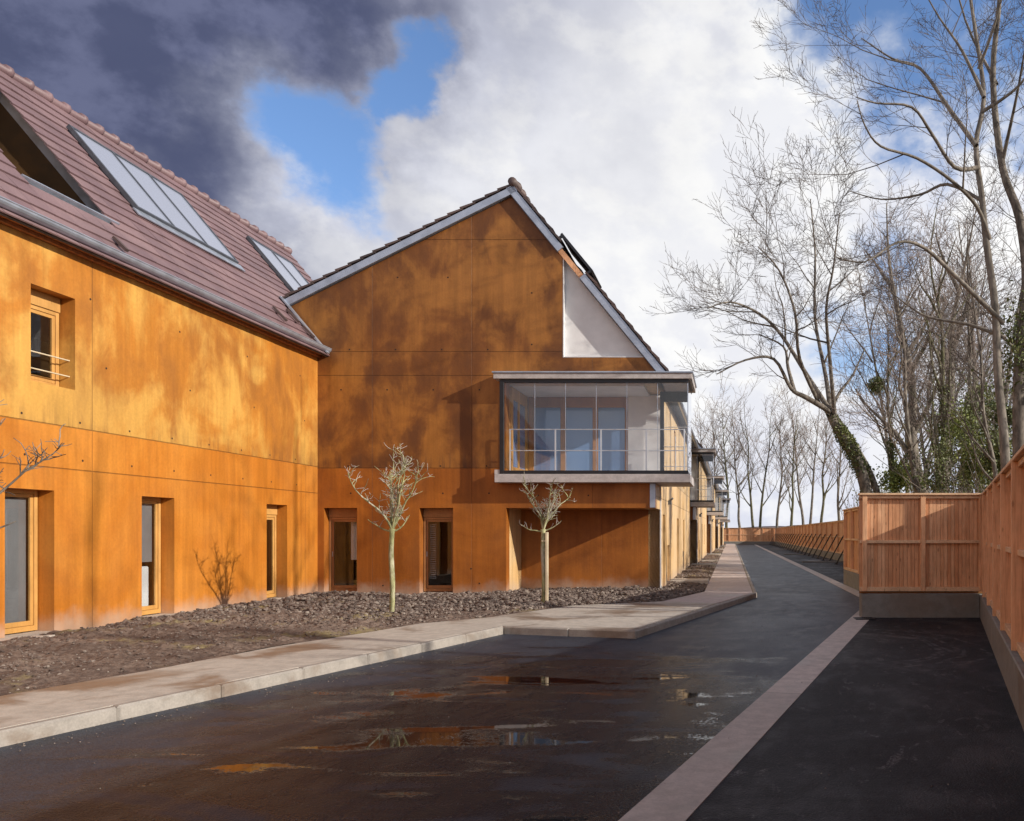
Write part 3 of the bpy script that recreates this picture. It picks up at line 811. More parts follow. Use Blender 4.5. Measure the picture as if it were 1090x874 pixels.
mb = MB(TR); mb.box((c0, sA - .03, .0), (c1, sA, .07)); mb.build('recess_sill', M['zinc'], rf)
def skylight(a0, a1, u0, u1, npane, strip=True, lab=None):
    s0, s1 = s_of(u0), s_of(u1)
    f = MB(TR); fw = .05; H0, H1 = .06, .13
    f.box((a0, s0, H0), (a1, s0 + fw, H1)); f.box((a0, s1 - fw, H0), (a1, s1, H1))
    for i in range(npane + 1):
        a = a0 + (a1 - a0 - fw) * i / npane; f.box((a, s0 + fw, H0), (a + fw, s1 - fw, H1))
    f.box((a0 + .02, s0 + .02, .02), (a1 - .02, s1 - .02, H0))
    o = f.build('skylight', M['zinc_dark'], hs); o['label'] = lab
    for i in range(npane):
        a = a0 + (a1 - a0 - fw) * i / npane + fw; b = a0 + (a1 - a0 - fw) * (i + 1) / npane
        p = MB(TR); p.box((a, s0 + fw, H0 + .01), (b, s1 - fw, H1 - .02)); p.build('pane', M['skyglass'], o)
    if strip:
        p = MB(TR); p.box((a0 - .08, s0 - .17, .066), (a1 + .12, s0 - .002, .086)); p.build('flashing', M['zinc'], o)
skylight(15.1, 18.2, 11.05, 12.33, 3, lab='wide skylight of three panes')
skylight(20.65, 22.7, 11.1, 12.3, 2, lab='smaller skylight of two panes near the roof end')
# flashing where the wing's roof runs into the gable, and slipped tiles
mb = MB(TR); mb.box((19.30, .02, .07), (19.44, 1.75, .10)); mb.build('flashing', M['zinc'], rf)
for a, s, sz in ((18.2, .62, .42), (19.0, .85, .4), (19.18, .45, .35), (13.2, .40, .3)):
    mb = MB(TR); mb.hexa([(a, s, .08), (a + .07, s, .08), (a + .07, s + sz, .06), (a, s + sz, .06), (a, s, .13), (a + .07, s, .13), (a + .07, s + sz, .10), (a, s + sz, .10)])
    mb.build('lifted_tile', M['tile_dark'], rf)

# ------------------------------------------------------------------ the gabled houses
GY = 19.5; SX = -1.81; APX, APZ = -5.18, 9.66
TG = lambda u, w_, z: (u, GY - w_, z)
TS = lambda u, w_, z: (SX + w_, u, z)
LEN = 16.9
RS, LS = 1.215, .497        # slopes of the wall outline, right and left
LEFT = -12.9
def zR(x): return APZ - RS * (x - APX)
def zL(x): return APZ - LS * (APX - x)
h1 = thing('gabled_house', 'nearest rust ochre gabled house with glass bay and two narrow windows facing viewer', 'house', (-5.5, GY, 0), 'gabled houses in the terrace')
go = [(-9.71, -8.92, .10, 2.2), (-7.43, -6.63, .10, 2.2), (-5.36, SX, -.3, 2.2), (-5.36, SX, 2.99, 5.22), (-4.01, 0, 5.79, 12)]
planes = [(RS, 1, APZ + RS * APX), (-LS, 1, APZ - LS * APX)]
mb = MB(TG)
wall(mb, LEFT, SX, -.2, 10, .28, go, planes)
tie = []
for x in (-9.1, -8.0, -6.9, -5.8):
    tie += [(x + .0, 5.98), (x - .03, 3.20), (x - .2, 5.02), (x + .03, 2.55)]
tie += [(-7.95, 7.7), (-6.75, 7.7), (-4.75, 7.33), (-4.75, 6.1), (-8.3, .35), (-6.0, .4), (-6.2, .75), (-4.6, 2.5), (-3.4, 2.5)]
discs(mb, tie, .02)
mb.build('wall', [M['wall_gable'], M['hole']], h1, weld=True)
# side wall, facing the path
so_ = [(19.0, 20.9, -.3, 2.2), (19.0, 21.4, 2.99, 5.22), (21.75, 22.55, .12, 2.1), (23.3, 24.1, .2, 1.25), (27.5, 28.4, .12, 2.1), (31.0, 31.8, .9, 2.1), (26.0, 26.8, 3.3, 4.9), (31.0, 31.8, 3.3, 4.9)]
mb = MB(TS); wall(mb, GY + .28, GY + LEN, -.2, 5.50, .3, so_)
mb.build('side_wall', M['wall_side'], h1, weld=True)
for o_ in so_[2:]:
    window(TS, h1, *o_, setback=.12, sill=False, threshold=False)
# ground floor porch recess: back, left reveal, ceiling, floor
mb = MB()
mb.box((-5.66, 20.9, -.2), (SX - .0, 21.15, 2.8))
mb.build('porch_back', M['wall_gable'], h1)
mb = MB(); mb.box((-5.66, GY + .281, -.2), (-5.362, 20.899, 2.8)); mb.build('porch_side', M['wall_side'], h1)
mb = MB(); mb.box((-5.361, GY + .281, 2.2), (SX - .301, 20.899, 2.35)); mb.build('porch_ceiling', M['wall_plain'], h1)
mb = MB(); mb.box((-5.36, GY + .02, .0), (SX - .02, 20.899, .145)); mb.build('porch_floor', M['soil'], h1)
# pale corner post lining and downpipe elbow
mb = MB(TS); mb.box((20.82, .002, -.1), (20.9, .03, 2.8)); mb.build('corner_trim', M['plaster'], h1)
mb = MB(TG); mb.box((SX - .12, .004, 2.21), (SX + .01, .03, 2.78)); mb.build('corner_flashing', M['zinc'], h1)
mb = MB(); mb.box((SX, 23.5, 2.42), (SX + .10, 23.62, 2.54)); mb.tube([(SX + .05, 23.56, 2.54), (SX + .14, 23.5, 2.60)], .03, 8); mb.build('wall_lamp', M['zinc_dark'], h1)
# remaining shell
mb = MB()
mb.box((LEFT, GY + .29, -.2), (LEFT + .3, GY + LEN, 5.6))
P = [(LEFT, -.2), (SX, -.2), (SX, 5.45), (APX, APZ - .05), (LEFT, zL(LEFT) - .05)]
yb = GY + LEN - .3; vs = [(x, yb, z) for x, z in P] + [(x, yb + .3 - .003, z) for x, z in P]
mb.add(vs, [tuple(range(5)), tuple(range(5, 10))[::-1]] + [(i, (i + 1) % 5, 5 + (i + 1) % 5, 5 + i) for i in range(5)])
mb.build('rear_wall', M['wall_plain'], h1)
mb = MB(); mb.box((LEFT + .3, GY + .29, -.1), (-5.67, GY + LEN - .31, .16)); mb.box((-5.67, 21.16, -.1), (SX - .31, GY + LEN - .31, .16))
mb.box((LEFT + .3, GY + .29, 2.72), (-5.37, GY + LEN - .31, 2.96)); mb.box((-5.37, GY + .29, 2.81), (SX - .31, GY + LEN - .31, 2.97)); mb.build('floor', M['darkfloor'], h1)
mb = MB(); mb.box((LEFT + .3, 24.0, .17), (SX - .31, 24.12, 2.7)); mb.box((-8.2, GY + .29, .17), (-8.08, 23.99, 2.7)); mb.box((-6.2, 20.6, .17), (-6.08, 23.99, 2.7)); mb.build('partition', M['inner'], h1)
w1 = window(TG, h1, *go[0], darkframe=True, label='narrow window beside the inner corner', box_=True)
w2 = window(TG, h1, *go[1], darkframe=True, box_=True, label='narrow window in the middle of the gable wall')
mb = MB(TG); mb.box((-9.27, -.46, .95), (-8.99, -.45, 2.0)); mb.build('reflection_panel', M['plaster'], w1)  # white panel behind the pane stands in for a bright reflection
# a venetian blind hanging at the left side of the middle window
mb = MB(TG)
for k in range(30): mb.box((-7.30, -.40, .5 + k * .045), (-7.16, -.34, .5 + k * .045 + .012))
mb.build('blind', M['blind'], w2)
# white plaster recess high in the gable
mb = MB()
wallp = [(-4.007, 5.793), (SX - .004, 5.793), (SX - .004, zR(SX)), (-4.007, zR(-4.007))]
mb.add([(x, GY + .13, z) for x, z in wallp] + [(x, GY + .18, z) for x, z in wallp], [(0, 1, 2, 3), (7, 6, 5, 4), (0, 4, 5, 1), (1, 5, 6, 2), (2, 6, 7, 3), (3, 7, 4, 0)])
mb.build('plaster_panel', M['plaster'], h1)
mb = MB(TG); mb.box((-4.006, -.127, 5.815), (-3.985, .004, zR(-4.0) - .02)); mb.box((-4.006, -.127, 5.794), (SX - .006, .004, 5.814)); mb.build('reveal_trim', M['plaster'], h1)
# --- roof planes
def plane_T(x0, z0, slope, sgn):
    L = math.hypot(1, slope); c_, s_ = 1 / L, slope / L
    return lambda a, s, n_: (x0 + sgn * (-s * c_) + sgn * n_ * s_, a, z0 + s * s_ + n_ * c_)
Rx0 = -1.55; Rz0 = zR(Rx0) + .20
TRr = plane_T(Rx0, Rz0, RS, 1); TRr_len = (Rx0 - APX) * math.hypot(1, RS)
Lx0 = LEFT - .3; Lz0 = zL(Lx0) + .20
TLr = plane_T(Lx0, Lz0, LS, -1); TLr_len = (APX - Lx0) * math.hypot(1, LS)
y0r, y1r = GY - .10, GY + LEN
sv0 = (Rx0 + 3.46) * math.hypot(1, RS); sv1 = (Rx0 + 3.98) * math.hypot(1, RS)      # opening in the right slope
mb = MB(TRr); roof_tiles(mb, TRr, y0r - .03, y1r, 0, TRr_len - .02, lambda a, s: a < GY + 1.2 and sv0 < s < sv1, seed=3, th=.055, tw=.36, pitch=.33)
for (tt, ll, sd) in ((TLr, TLr_len, 4),):
    m2 = MB(tt); roof_tiles(m2, tt, y0r - .03, y1r, 0, ll - .02, seed=sd, th=.055, tw=.5, pitch=.33); k = len(mb.v)
    mb.v += m2.v; mb.f += [tuple(i + k for i in f) for f in m2.f]; mb.m += m2.m
grf = mb.build('roof', M['tile_dark'], h1)
mb = MB(TRr); mb.box((y0r + .05, .02, -.19), (y1r, sv0, .003)); mb.box((y0r + .05, sv1, -.19), (y1r, TRr_len - .01, .003)); mb.box((GY + 1.25, sv0, -.19), (y1r, sv1, .003))
m2 = MB(TLr); m2.box((y0r + .05, .02, -.19), (y1r, TLr_len - .01, .003)); k = len(mb.v); mb.v += m2.v; mb.f += [tuple(i + k for i in f) for f in m2.f]; mb.m += m2.m
mb.build('roof_deck', M['zinc_dark'], grf)
VH = .03
def verge(T, s0, s1, nm='verge_board', m_=None):
    mb = MB(T); mb.box((y0r - .005, s0, -.175), (y0r + .045, s1, -.012)); return mb.build(nm, m_ or M['zinc'], grf, bevel=.004)
verge(TRr, 0.0, sv0); verge(TRr, sv1, TRr_len + .05); verge(TLr, 0.0, TLr_len + .04)
# lifted roof light beside the white recess
mb = MB(TRr); mb.box((y0r + .02, sv0 - .05, .13), (GY + 1.3, sv1 + .28, .19)); mb.box((y0r + .02, sv0 - .05, .04), (y0r + .07, sv0 + .0, .13)); mb.box((y0r + .02, sv1 + .2, .04), (y0r + .07, sv1 + .26, .13))
mb.build('roof_light', M['black'], grf)
mb = MB(TRr); mb.box((y0r + .06, sv0 - .02, -.17), (y0r + .12, sv1 + .02, -.05)); mb.build('soffit_board', M['fence'], grf)
mb = MB(); y = y0r - .05
zt_ = APZ + .20
while y < y1r - .2:
    mb.tube([(APX, y, zt_ + .07), (APX, y + .36, zt_ + .08), (APX, y + .37, zt_ + .10), (APX, y + .44, zt_ + .10)], [.105, .105, .13, .13], 10); y += .42
mb.build('ridge', M['tile_dark'], grf, smooth=True)
# gutter along the path side
mb = MB(); gx, gz, gr = Rx0 + .06, Rz0 - .02, .075
P = [(gx + gr * math.cos(math.pi + math.pi * k / 8), gz + gr * math.sin(math.pi + math.pi * k / 8)) for k in range(9)] + [(gx + (gr - .008) * math.cos(2 * math.pi - math.pi * k / 8), gz + (gr - .008) * math.sin(2 * math.pi - math.pi * k / 8)) for k in range(9)]
n = len(P); mb.add([(x, y0r + .05, z) for x, z in P] + [(x, y1r - .1, z) for x, z in P], [(i, (i + 1) % n, n + (i + 1) % n, n + i) for i in range(n)] + [tuple(range(9)), tuple(n + i for i in range(9))])
mb.build('gutter', M['zinc'], h1)
mb = MB(TS); mb.box((GY + .3, .003, 5.51), (GY + LEN, .14, 5.58)); mb.box((GY + .3, .003, 5.45), (GY + LEN, .06, 5.508)); mb.build('cornice', M['door'], h1)
# --- the glazed bay
BY = 19.22; BX = -1.0; BB = 20.9
mb = MB()
mb.prism([(-5.54, BY - .07), (BX + .05, BY - .07), (BX + .05, BB + .12), (SX + .004, BB + .12), (SX + .004, GY - .004), (-5.54, GY - .004)], 2.79, 2.985)
sl_o = mb.build('bay_slab', M['slab'], h1, bevel=.006)
mb = MB(); mb.box((-5.55, BY - .03, 2.99), (-5.42, GY - .003, 3.09)); mb.build('upstand', M['slab'], sl_o)
mb = MB()
mb.prism([(-5.56, BY - .10), (BX + .09, BY - .10), (BX + .09, BB + .2), (SX + .15, BB + .2), (SX + .15, GY - .14), (SX + .15, GY - .004), (-5.56, GY - .004)], 5.215, 5.345)
cn = mb.build('bay_canopy', M['slab'], h1, bevel=.006)
mb = MB()
mb.prism([(-5.59, BY - .13), (BX + .12, BY - .13), (BX + .12, BB + .23), (SX + .155, BB + .23), (SX + .155, GY - .003), (-5.59, GY - .003)], 5.348, 5.385)
mb.build('canopy_capping', M['zinc'], cn, bevel=.006)
mb = MB()
fr = .045
mb.box((-5.43, BY - fr, 2.99), (-5.33, BY + .02, 5.21))
mb.box((-5.33, BY - fr, 2.99), (BX, BY + .01, 3.07)); mb.box((-5.33, BY - fr, 5.13), (BX, BY + .01, 5.21))
mb.box((BX - .03, BY + .012, 2.99), (BX, BB, 3.05)); mb.box((BX - .03, BY + .012, 5.15), (BX, BB, 5.21))
mb.box((SX, BB - .02, 2.99), (SX + .10, BB + .03, 5.21)); mb.box((SX + .1, BB - .02, 2.99), (BX - .03, BB + .03, 3.05)); mb.box((SX + .1, BB - .02, 4.95), (BX - .03, BB + .03, 5.21))
bf = mb.build('bay_frame', M['black'], h1, bevel=.003)
npn = 6; xs = [-5.33 + (BX + 5.33) * k / npn for k in range(npn + 1)]
for k in range(npn):
    p = MB(); p.box((xs[k] + .006, BY - .012, 3.071), (xs[k + 1] - .006, BY - .002, 5.129)); p.build('pane', M['clearglass'], bf)
p = MB(); p.box((BX - .02, BY + .012, 3.051), (BX - .01, BB - .021, 5.149)); p.build('side_pane', M['clearglass'], bf)
p = MB(); p.box((SX + .1, BB, 3.051), (BX - .03, BB + .01, 4.949)); p.build('end_pane', M['clearglass'], bf)
# slim steel clamps between panes
mb = MB()
for x in xs[1:-1]: mb.box((x - .005, BY - .014, 3.07), (x + .005, BY + .0, 5.13))
mb.box((BX - .022, BY - .014, 3.07), (BX - .002, BY + .010, 5.13)); mb.build('glazing_joint', M['zinc'], bf)
# railing inside the glass
mb = MB(); ry = BY + .10
pts = [-5.22, -4.15, -3.07, -2.0, BX - .1]
for z in (3.55, 4.05): mb.tube([(-5.22, ry, z), (BX - .1, ry, z), (BX - .1, BB - .08, z)], .013, 6)
for x in pts: mb.box((x - .016, ry - .016, 2.985), (x + .016, ry + .016, 4.06))
mb.box((BX - .116, BB - .1, 2.985), (BX - .084, BB - .07, 4.06))
mb.box((BX - .42, BB - .1, 3.0), (BX - .40, BB - .07, 4.06))
for z in (3.30, 3.80, 4.3): mb.tube([(SX + .1, BB - .06, z), (BX - .1, BB - .06, z)], .010, 6)
mb.build('railing', M['white_metal'], h1)
# loggia behind the glass
mb = MB(); mb.box((-5.66, GY + .281, 5.16), (SX - .301, 21.39, 5.3)); mb.build('loggia_ceiling', M['plaster'], h1)
mb = MB(); mb.box((-5.36, GY - .002, 2.986), (SX - .02, 21.39, 2.996)); mb.build('loggia_floor', M['slab'], h1)
mb = MB(); mb.box((-2.68, 21.30, 2.97), (SX - .0, 21.45, 5.2)); mb.box((-5.66, 21.46, 2.97), (SX - .31, 21.5, 5.3)); mb.build('loggia_wall', M['plaster'], h1)
mb = MB(); d0, d1 = -5.22, -2.70; dw = (d1 - d0) / 3; yd = 21.34
for k in range(4): mb.box((d0 + dw * k - .07, yd, 3.0), (d0 + dw * k + .07, yd + .07, 5.15))
mb.box((d0 + .07, yd + .002, 4.88), (d1 - .07, yd + .068, 5.15)); mb.box((d0 + .07, yd + .002, 3.0), (d1 - .07, yd + .068, 3.15))
dr = mb.build('glazed_door', M['door'], h1, bevel=.005)
for k in range(3):
    p = MB(); p.box((d0 + dw * k + .07, yd + .03, 3.15), (d0 + dw * (k + 1) - .07, yd + .045, 4.88)); p.build('pane', M['doorglass'], dr)
TW = lambda u, w_, z: (-5.30 + w_, u, z)
mb = MB(TW)
for a, b in ((19.80, 19.92), (20.42, 20.54), (21.15, 21.33)): mb.box((a, -.06, 3.0), (b, .0, 5.15))
mb.box((19.92, -.058, 4.86), (20.42, -.002, 5.15)); mb.box((20.54, -.058, 4.86), (21.15, -.002, 5.15)); mb.box((19.92, -.058, 3.0), (20.42, -.002, 3.22)); mb.box((20.54, -.058, 3.0), (21.15, -.002, 3.22))
sw_ = mb.build('side_window', M['frame'], h1, bevel=.004)
for a, b in ((19.92, 20.42), (20.54, 21.15)):
    p = MB(TW); p.box((a, -.04, 3.22), (b, -.03, 4.86)); p.build('pane', M['doorglass'], sw_)
mb = MB(); mb.box((-5.66, GY + .281, 2.98), (-5.361, 21.45, 5.158)); mb.build('loggia_side', M['wall_side'], h1)

labs = ['second gabled house along the path with its own glass bay', 'third gabled house along the path behind the second bay',
        'fourth gabled house along the path, mostly hidden by nearer bays', 'farthest gabled house of the terrace close to the end fence']
for k in range(4):
    c = copy_tree(h1); c['label'] = labs[k]
    c.location = (h1.location.x + .22 * (k + 1), GY + 17.35 * (k + 1), 0)

# ------------------------------------------------------------------ fences
def fence(p0, p1, zb, zt, lab, posts, bw=.075, face=1, mid=True, braces=False, cap=True, big=False):
    p0, p1 = Vector(p0), Vector(p1); v = (p1 - p0); L = v.length; v.normalize(); nr = Vector((v.y, -v.x)) * face
    o = thing('timber_fence', lab, 'fence', (p0.x, p0.y, 0), 'timber fences around the site')
    T = lambda u, w_, z: (p0.x + v.x * u + nr.x * w_, p0.y + v.y * u + nr.y * w_, z)
    rg = random.Random(int(L * 77)); mb = MB(T); u = 0
    while u < L - .005:
        b = min(bw * rg.uniform(.96, 1.04), L - u); d = rg.uniform(-.003, .003)
        mb.box((u + .002, -.045 + d, zb + .03 + rg.uniform(0, .004)), (u + b - .003, -.022 + d, zt - .03)); u += b
    mb.build('board_panel', M['fence'], o)
    if True:
        bk = MB(T); bk.box((.0, -.060, zb - .045), (L, -.0475, zt - .04)); bk.build('backing', M['door'], o)
    # rails are turned so that their grain follows them
    for z, h, w0, w1 in ((zt - .10, .06, -.02, .045), ((zb + zt) / 2 - .02, .06, -.02, .05), (zb, .08, -.02, .06)):
        m_ = MB(T); m_.box((0, w0, z), (L, w1, z + h)); m_.build('rail', M['fence_rail'], o, bevel=.004)
    if cap:
        m_ = MB(T); m_.box((-.02, -.09, zt - .038), (L + .02, .10, zt)); m_.build('capping', M['fence_rail'], o, bevel=.005)
    for u in posts:
        m_ = MB(T)
        e = .105 if big else .075
        m_.box((u - .045, -.018, zb - (.06 if big else .0)), (u + .045, e, zt - .040)); m_.build('post', M['fence'], o, bevel=.004)
    if braces:
        for u in posts:
            m_ = MB(T); m_.tube([(u + .10, .09, zb + (zt - zb) * .58), (u + .1, .92, .03)], .035, 4)
            m_.box((u + .03, .84, .004), (u + .17, 1.02, .04)); m_.build('brace', M['black'], o)
    return o
def plinth(poly, z, lab):
    mb = MB(); mb.prism(poly, -.1, z); return tag(mb.build('concrete_wall', M['concrete'], bevel=.012), lab, 'wall', 'low concrete walls under the fences')
FR = Vector((4.71, 15.45)); dA = Vector((math.sin(AANG), math.cos(AANG)))
def rp(y): return (FR.x + AT * (y - FR.y), y)
# right fence along the near bay
yN = -5.0
plinth([rp(yN), (rp(yN)[0] + .3, yN), (FR.x + .3, FR.y + .3), (FR.x, FR.y + .3), (FR.x, FR.y)], .43, 'low concrete wall running along the right side of the near bay')
a = Vector(rp(yN)) + Vector((.13, 0)); b_ = FR + Vector((.13, .0)); L = (b_ - a).length
posts = [L - .55 - 1.75 * k for k in range(0, 11)]
fence(tuple(b_), tuple(a), .44, 2.355, 'tall timber fence receding along the right edge beside the bay', [L - p for p in posts], bw=.15, face=1, big=True)
# frontal fence
plinth([(2.47, 15.45), (FR.x - .004, 15.45), (FR.x - .004, 15.75), (2.47, 15.75)], .45, 'low dark concrete wall closing the end of the near bay')
fence((2.44, 15.50), (4.80, 15.50), .50, 2.355, 'close boarded timber fence facing the viewer at the end of the bay', [.09, 1.19, 2.3], bw=.07, face=1, big=False)
# hidden return, then the short panel beside the strip
plinth([(2.475, 15.76), (2.77, 15.76), (3.85, 19.3), (3.85, 25.7), (3.54, 25.7), (3.54, 19.3)], .45, 'low stained concrete wall beside the bend of the strip')
fence((3.60, 19.3), (2.55, 15.6), .46, 2.34, 'short timber fence hidden behind the frontal fence', [1.2, 2.6], bw=.15, face=1)
fence((3.62, 25.75), (3.62, 19.4), .46, 2.34, 'orange timber fence panels just left of and behind the frontal fence', [.06, 1.5, 2.95, 4.4, 5.8], bw=.15, face=1)
plinth([(3.86, 25.4), (6.2, 25.4), (6.2, 25.7), (3.86, 25.7)], .45, 'low concrete wall where the fence steps back, seen from behind')
fence((3.7, 25.66), (6.4, 25.66), .46, 2.34, 'short timber fence stepping back behind the orange panels', [1.3], bw=.15, face=-1)
plinth([(6.2, 25.71), (6.5, 25.71), (6.5, 115), (6.2, 115)], .40, 'long low concrete wall under the braced fence')
fence((6.32, 115), (6.32, 25.8), .42, 2.33, 'long timber fence with diagonal black braces along the far bays', [1.0 + 3.0 * k for k in range(30)], bw=.15, face=1, braces=True)
plinth([(-2.0, 115.01), (6.19, 115.01), (6.19, 115.3), (-2.0, 115.3)], .40, 'low concrete wall under the fence closing the lane')
fence((-2.0, 115.1), (6.25, 115.1), .42, 2.35, 'reddish timber fence closing the far end of the lane', [.1, 1.7, 3.3, 4.9, 6.5, 8.0], bw=.15, face=1)
# kerbs of the far bays, each with a low block shaped for its shadow
for i, (yy, lab) in enumerate(((44.5, 'nearest low kerb with shadow block dividing the far parking bays'), (60, 'second low kerb with shadow block dividing the far parking bays'), (80, 'farthest low kerb with shadow block dividing the far parking bays'))):
    mb = MB(); mb.box((3.9, yy, -.05), (6.18, yy + .25, .07)); mb.box((4.3, yy + .26, -.05), (5.0, yy + 1.3, .05))  # second box stands in for a shadow beside the kerb
    tag(mb.build('bay_kerb_shadow', M['concrete'], bevel=.015), lab, 'kerb', 'kerbs between the far bays')
# drain grate by the wall corner
o = thing('drain_grate', 'small iron drain grate at the foot of the concrete wall corner', 'drain', (2.5, 15.15, 0))
mb = MB()
c0_ = Vector((2.42, 15.10)); 
mb.box((2.30, 15.0, .0085), (2.66, 15.03, .022)); mb.box((2.30, 15.33, .0085), (2.66, 15.36, .022)); mb.box((2.30, 15.03, .0085), (2.33, 15.33, .022)); mb.box((2.63, 15.03, .0085), (2.66, 15.33, .022))
mb.build('frame', M['black'], o)
mb = MB()
for k in range(7): mb.box((2.35 + k * .04, 15.031, .010), (2.37 + k * .04, 15.329, .020))
mb.build('grating', M['black'], o)

# ------------------------------------------------------------------ trees
def PX(px, py, y): return Vector(((px - VX) / F * y, y, EYE + (HY - py) / F * y))
def wander(p, d, L, n, wig, up, rg):
    pts = [p.copy()]; d = d.normalized(); st = L / n
    for i in range(n):
        d = (d + Vector((rg.gauss(0, wig), rg.gauss(0, wig), rg.gauss(0, wig) + up))).normalized()
        p = p + d * st; pts.append(p.copy())
    return pts
def smooth_line(pts, k=3):
    out = []
    n = len(pts)
    for i in range(n - 1):
        p0, p1, p2, p3 = pts[max(i - 1, 0)], pts[i], pts[i + 1], pts[min(i + 2, n - 1)]
        for j in range(k):
            t = j / k
            out.append(.5 * ((2 * p1) + (p2 - p0) * t + (2 * p0 - 5 * p1 + 4 * p2 - p3) * t * t + (3 * p1 - p0 - 3 * p2 + p3) * t ** 3))
    out.append(pts[-1]); return out
def ramify(tr, tw, pts, rads, level, rg, cfg, t0=.2):
    L = sum((pts[i + 1] - pts[i]).length for i in range(len(pts) - 1))
    sp = cfg['sp'][level]; cnt = max(1, int(L * (1 - t0) / sp + rg.random()))
    if cnt > 60: cnt = 60
    for c in range(cnt):
        t = t0 + (1 - t0) * ((c + rg.uniform(.2, .8)) / cnt); t = min(t, .97)
        x = t * (len(pts) - 1); i = int(x); f = x - i
        p = pts[i].lerp(pts[i + 1], f); r = rads[i] + (rads[i + 1] - rads[i]) * f
        tan = (pts[i + 1] - pts[i]).normalized()
        ax = tan.orthogonal().normalized(); ax.rotate(Matrix.Rotation(rg.uniform(0, 2 * math.pi), 3, tan))
        d = tan.copy(); d.rotate(Matrix.Rotation(R(rg.uniform(*cfg['ang'])), 3, ax))
        if d.z < -.25 and cfg.get('nodroop', True): d.z *= .3; d.normalize()
        l = cfg['len'][level] * rg.uniform(.55, 1.25) * (1.15 - .5 * t)
        if level < cfg['top']: l = min(l, L * .75)
        rr = max(cfg['rmin'], min(r * .62, l * cfg['rk']))
        n = 5 if level >= 2 else (4 if level == 1 else 3)
        q = wander(p, d, l, n, cfg['wig'], cfg['up'], rg)
        rd = [rr + (cfg['rmin'] * .7 - rr) * (k / n) ** .8 for k in range(n + 1)]
        (tr if rr > cfg['split'] else tw).tube(q, rd, 6 if rr > .06 else (4 if rr > .02 else 3), cap=False)
        if level > 0: ramify(tr, tw, q, rd, level - 1, rg, cfg, .15)
BIG = dict(sp=[.15, .30, .58, 1.2], len=[.50, 1.15, 2.5, 5.0], ang=(25, 58), wig=.11, up=.055, rk=.012, rmin=.0075, split=.025, top=3)
def tree(name, lab, trunks, limbs, cfg, seed, barkm, twigm, group=None, ivy=None, nseg=2):
    """trunks/limbs: (points, r0, r1, ramify level)"""
    rg = random.Random(seed); tr, tw = MB(), MB()
    base = trunks[0][0][0]
    o = thing(name, lab, 'tree', (base.x, base.y, 0), group)
    for pts, r0, r1, lv, t0 in trunks + limbs:
        q = smooth_line([p + Vector((rg.gauss(0, .03), rg.gauss(0, .05), 0)) for p in pts], 4); n = len(q) - 1
        rd = [r0 + (r1 - r0) * (k / n) ** .85 for k in range(n + 1)]
        tr.tube(q, rd, 9 if r0 > .08 else 6, cap=False)
        if lv >= 0: ramify(tr, tw, q, rd, lv, rg, cfg, t0)
    tr.build('trunk', barkm, o, smooth=True, recalc=False)
    tw.build('crown', twigm, o, recalc=False)
    return o
def leaves(mb, pts_fn, n, size, rg):
    for _ in range(n):
        p = pts_fn(); d = Vector((rg.gauss(0, 1), rg.gauss(0, 1), rg.gauss(0, 1) + .6)).normalized(); a = d.orthogonal().normalized()
        a.rotate(Matrix.Rotation(rg.uniform(0, 6.28), 3, d)); b = d.cross(a); s = size * rg.uniform(.6, 1.3)
        mb.add([p - a * s * .6, p + b * s * .5 + d * s * .15, p + a * s * .7, p - b * s * .5 + d * s * .15], [(0, 1, 2, 3)])
def ivy_on(parent, line, r0, r1, n, size, seed, m=None):
    rg = random.Random(seed); mb = MB(); cnt = len(line)
    def fn():
        t = rg.random() * (cnt - 1); i = int(t); p = line[i].lerp(line[i + 1], t - i)
        r = (r0 + (r1 - r0) * t / (cnt - 1)) * (.75 + .6 * noise.noise(p * 1.3)) * rg.uniform(.55, 1.1)
        d = Vector((rg.gauss(0, 1), rg.gauss(0, 1), rg.gauss(0, .5))).normalized(); return p + d * r
    leaves(mb, fn, n, size, rg); return mb.build('ivy', m or M['ivy'], parent, recalc=False)

# 1. leaning ash with an ivy-covered trunk
Y = 34.0
def c2(x, y, dy=0): return PX(740 + x / 2.24, 150 + y / 2.24, Y + dy)
base_ = PX(938, 600, Y)
tk = [base_, c2(395, 790), c2(345, 690), c2(318, 640, .3)]
tk2 = [PX(950, 600, Y + .8), c2(430, 830, .8), c2(380, 730, .6), c2(335, 660, .3)]
limbs = [([c2(318, 645), c2(265, 612, -.5), c2(228, 590, -.8), c2(188, 520, -1.5), c2(120, 522, -2), c2(50, 556, -2.5)], .13, .02, 2, .40),
         ([c2(318, 640), c2(268, 560, .8), c2(205, 460, 1.5), c2(150, 412, 1), c2(85, 385, 0), c2(30, 400, -1)], .12, .02, 3, .30),
         ([c2(322, 645), c2(310, 560, 1), c2(288, 420, 2), c2(288, 270, 2.5), c2(272, 140, 2)], .12, .02, 3, .25),
         ([c2(335, 650), c2(318, 520, -1), c2(312, 400, -2), c2(330, 300, -2.5), c2(345, 170, -3)], .10, .02, 3, .25),
         ([c2(300, 630), c2(250, 520, -1.5), c2(238, 410, -2.5), c2(205, 310, -3), c2(150, 250, -3)], .09, .02, 3, .3),
         ([c2(318, 655), c2(345, 600, .5), c2(375, 560, 1), c2(403, 495, 1.5)], .09, .03, 0, .5),
         ([c2(240, 600), c2(222, 540), c2(208, 490, .5), c2(150, 460, 1)], .10, .02, 2, .3)]
t1 = tree('ash_tree', 'bare ash leaning left with thick ivy clad trunk, left of the other big trees', [(tk, .27, .20, -1, 1), (tk2, .16, .13, -1, 1)], limbs,
          dict(BIG, sp=[.17, .30, .55, 1.0], len=[.55, 1.2, 2.4, 3.8]), 11, M['bark'], M['twig'])
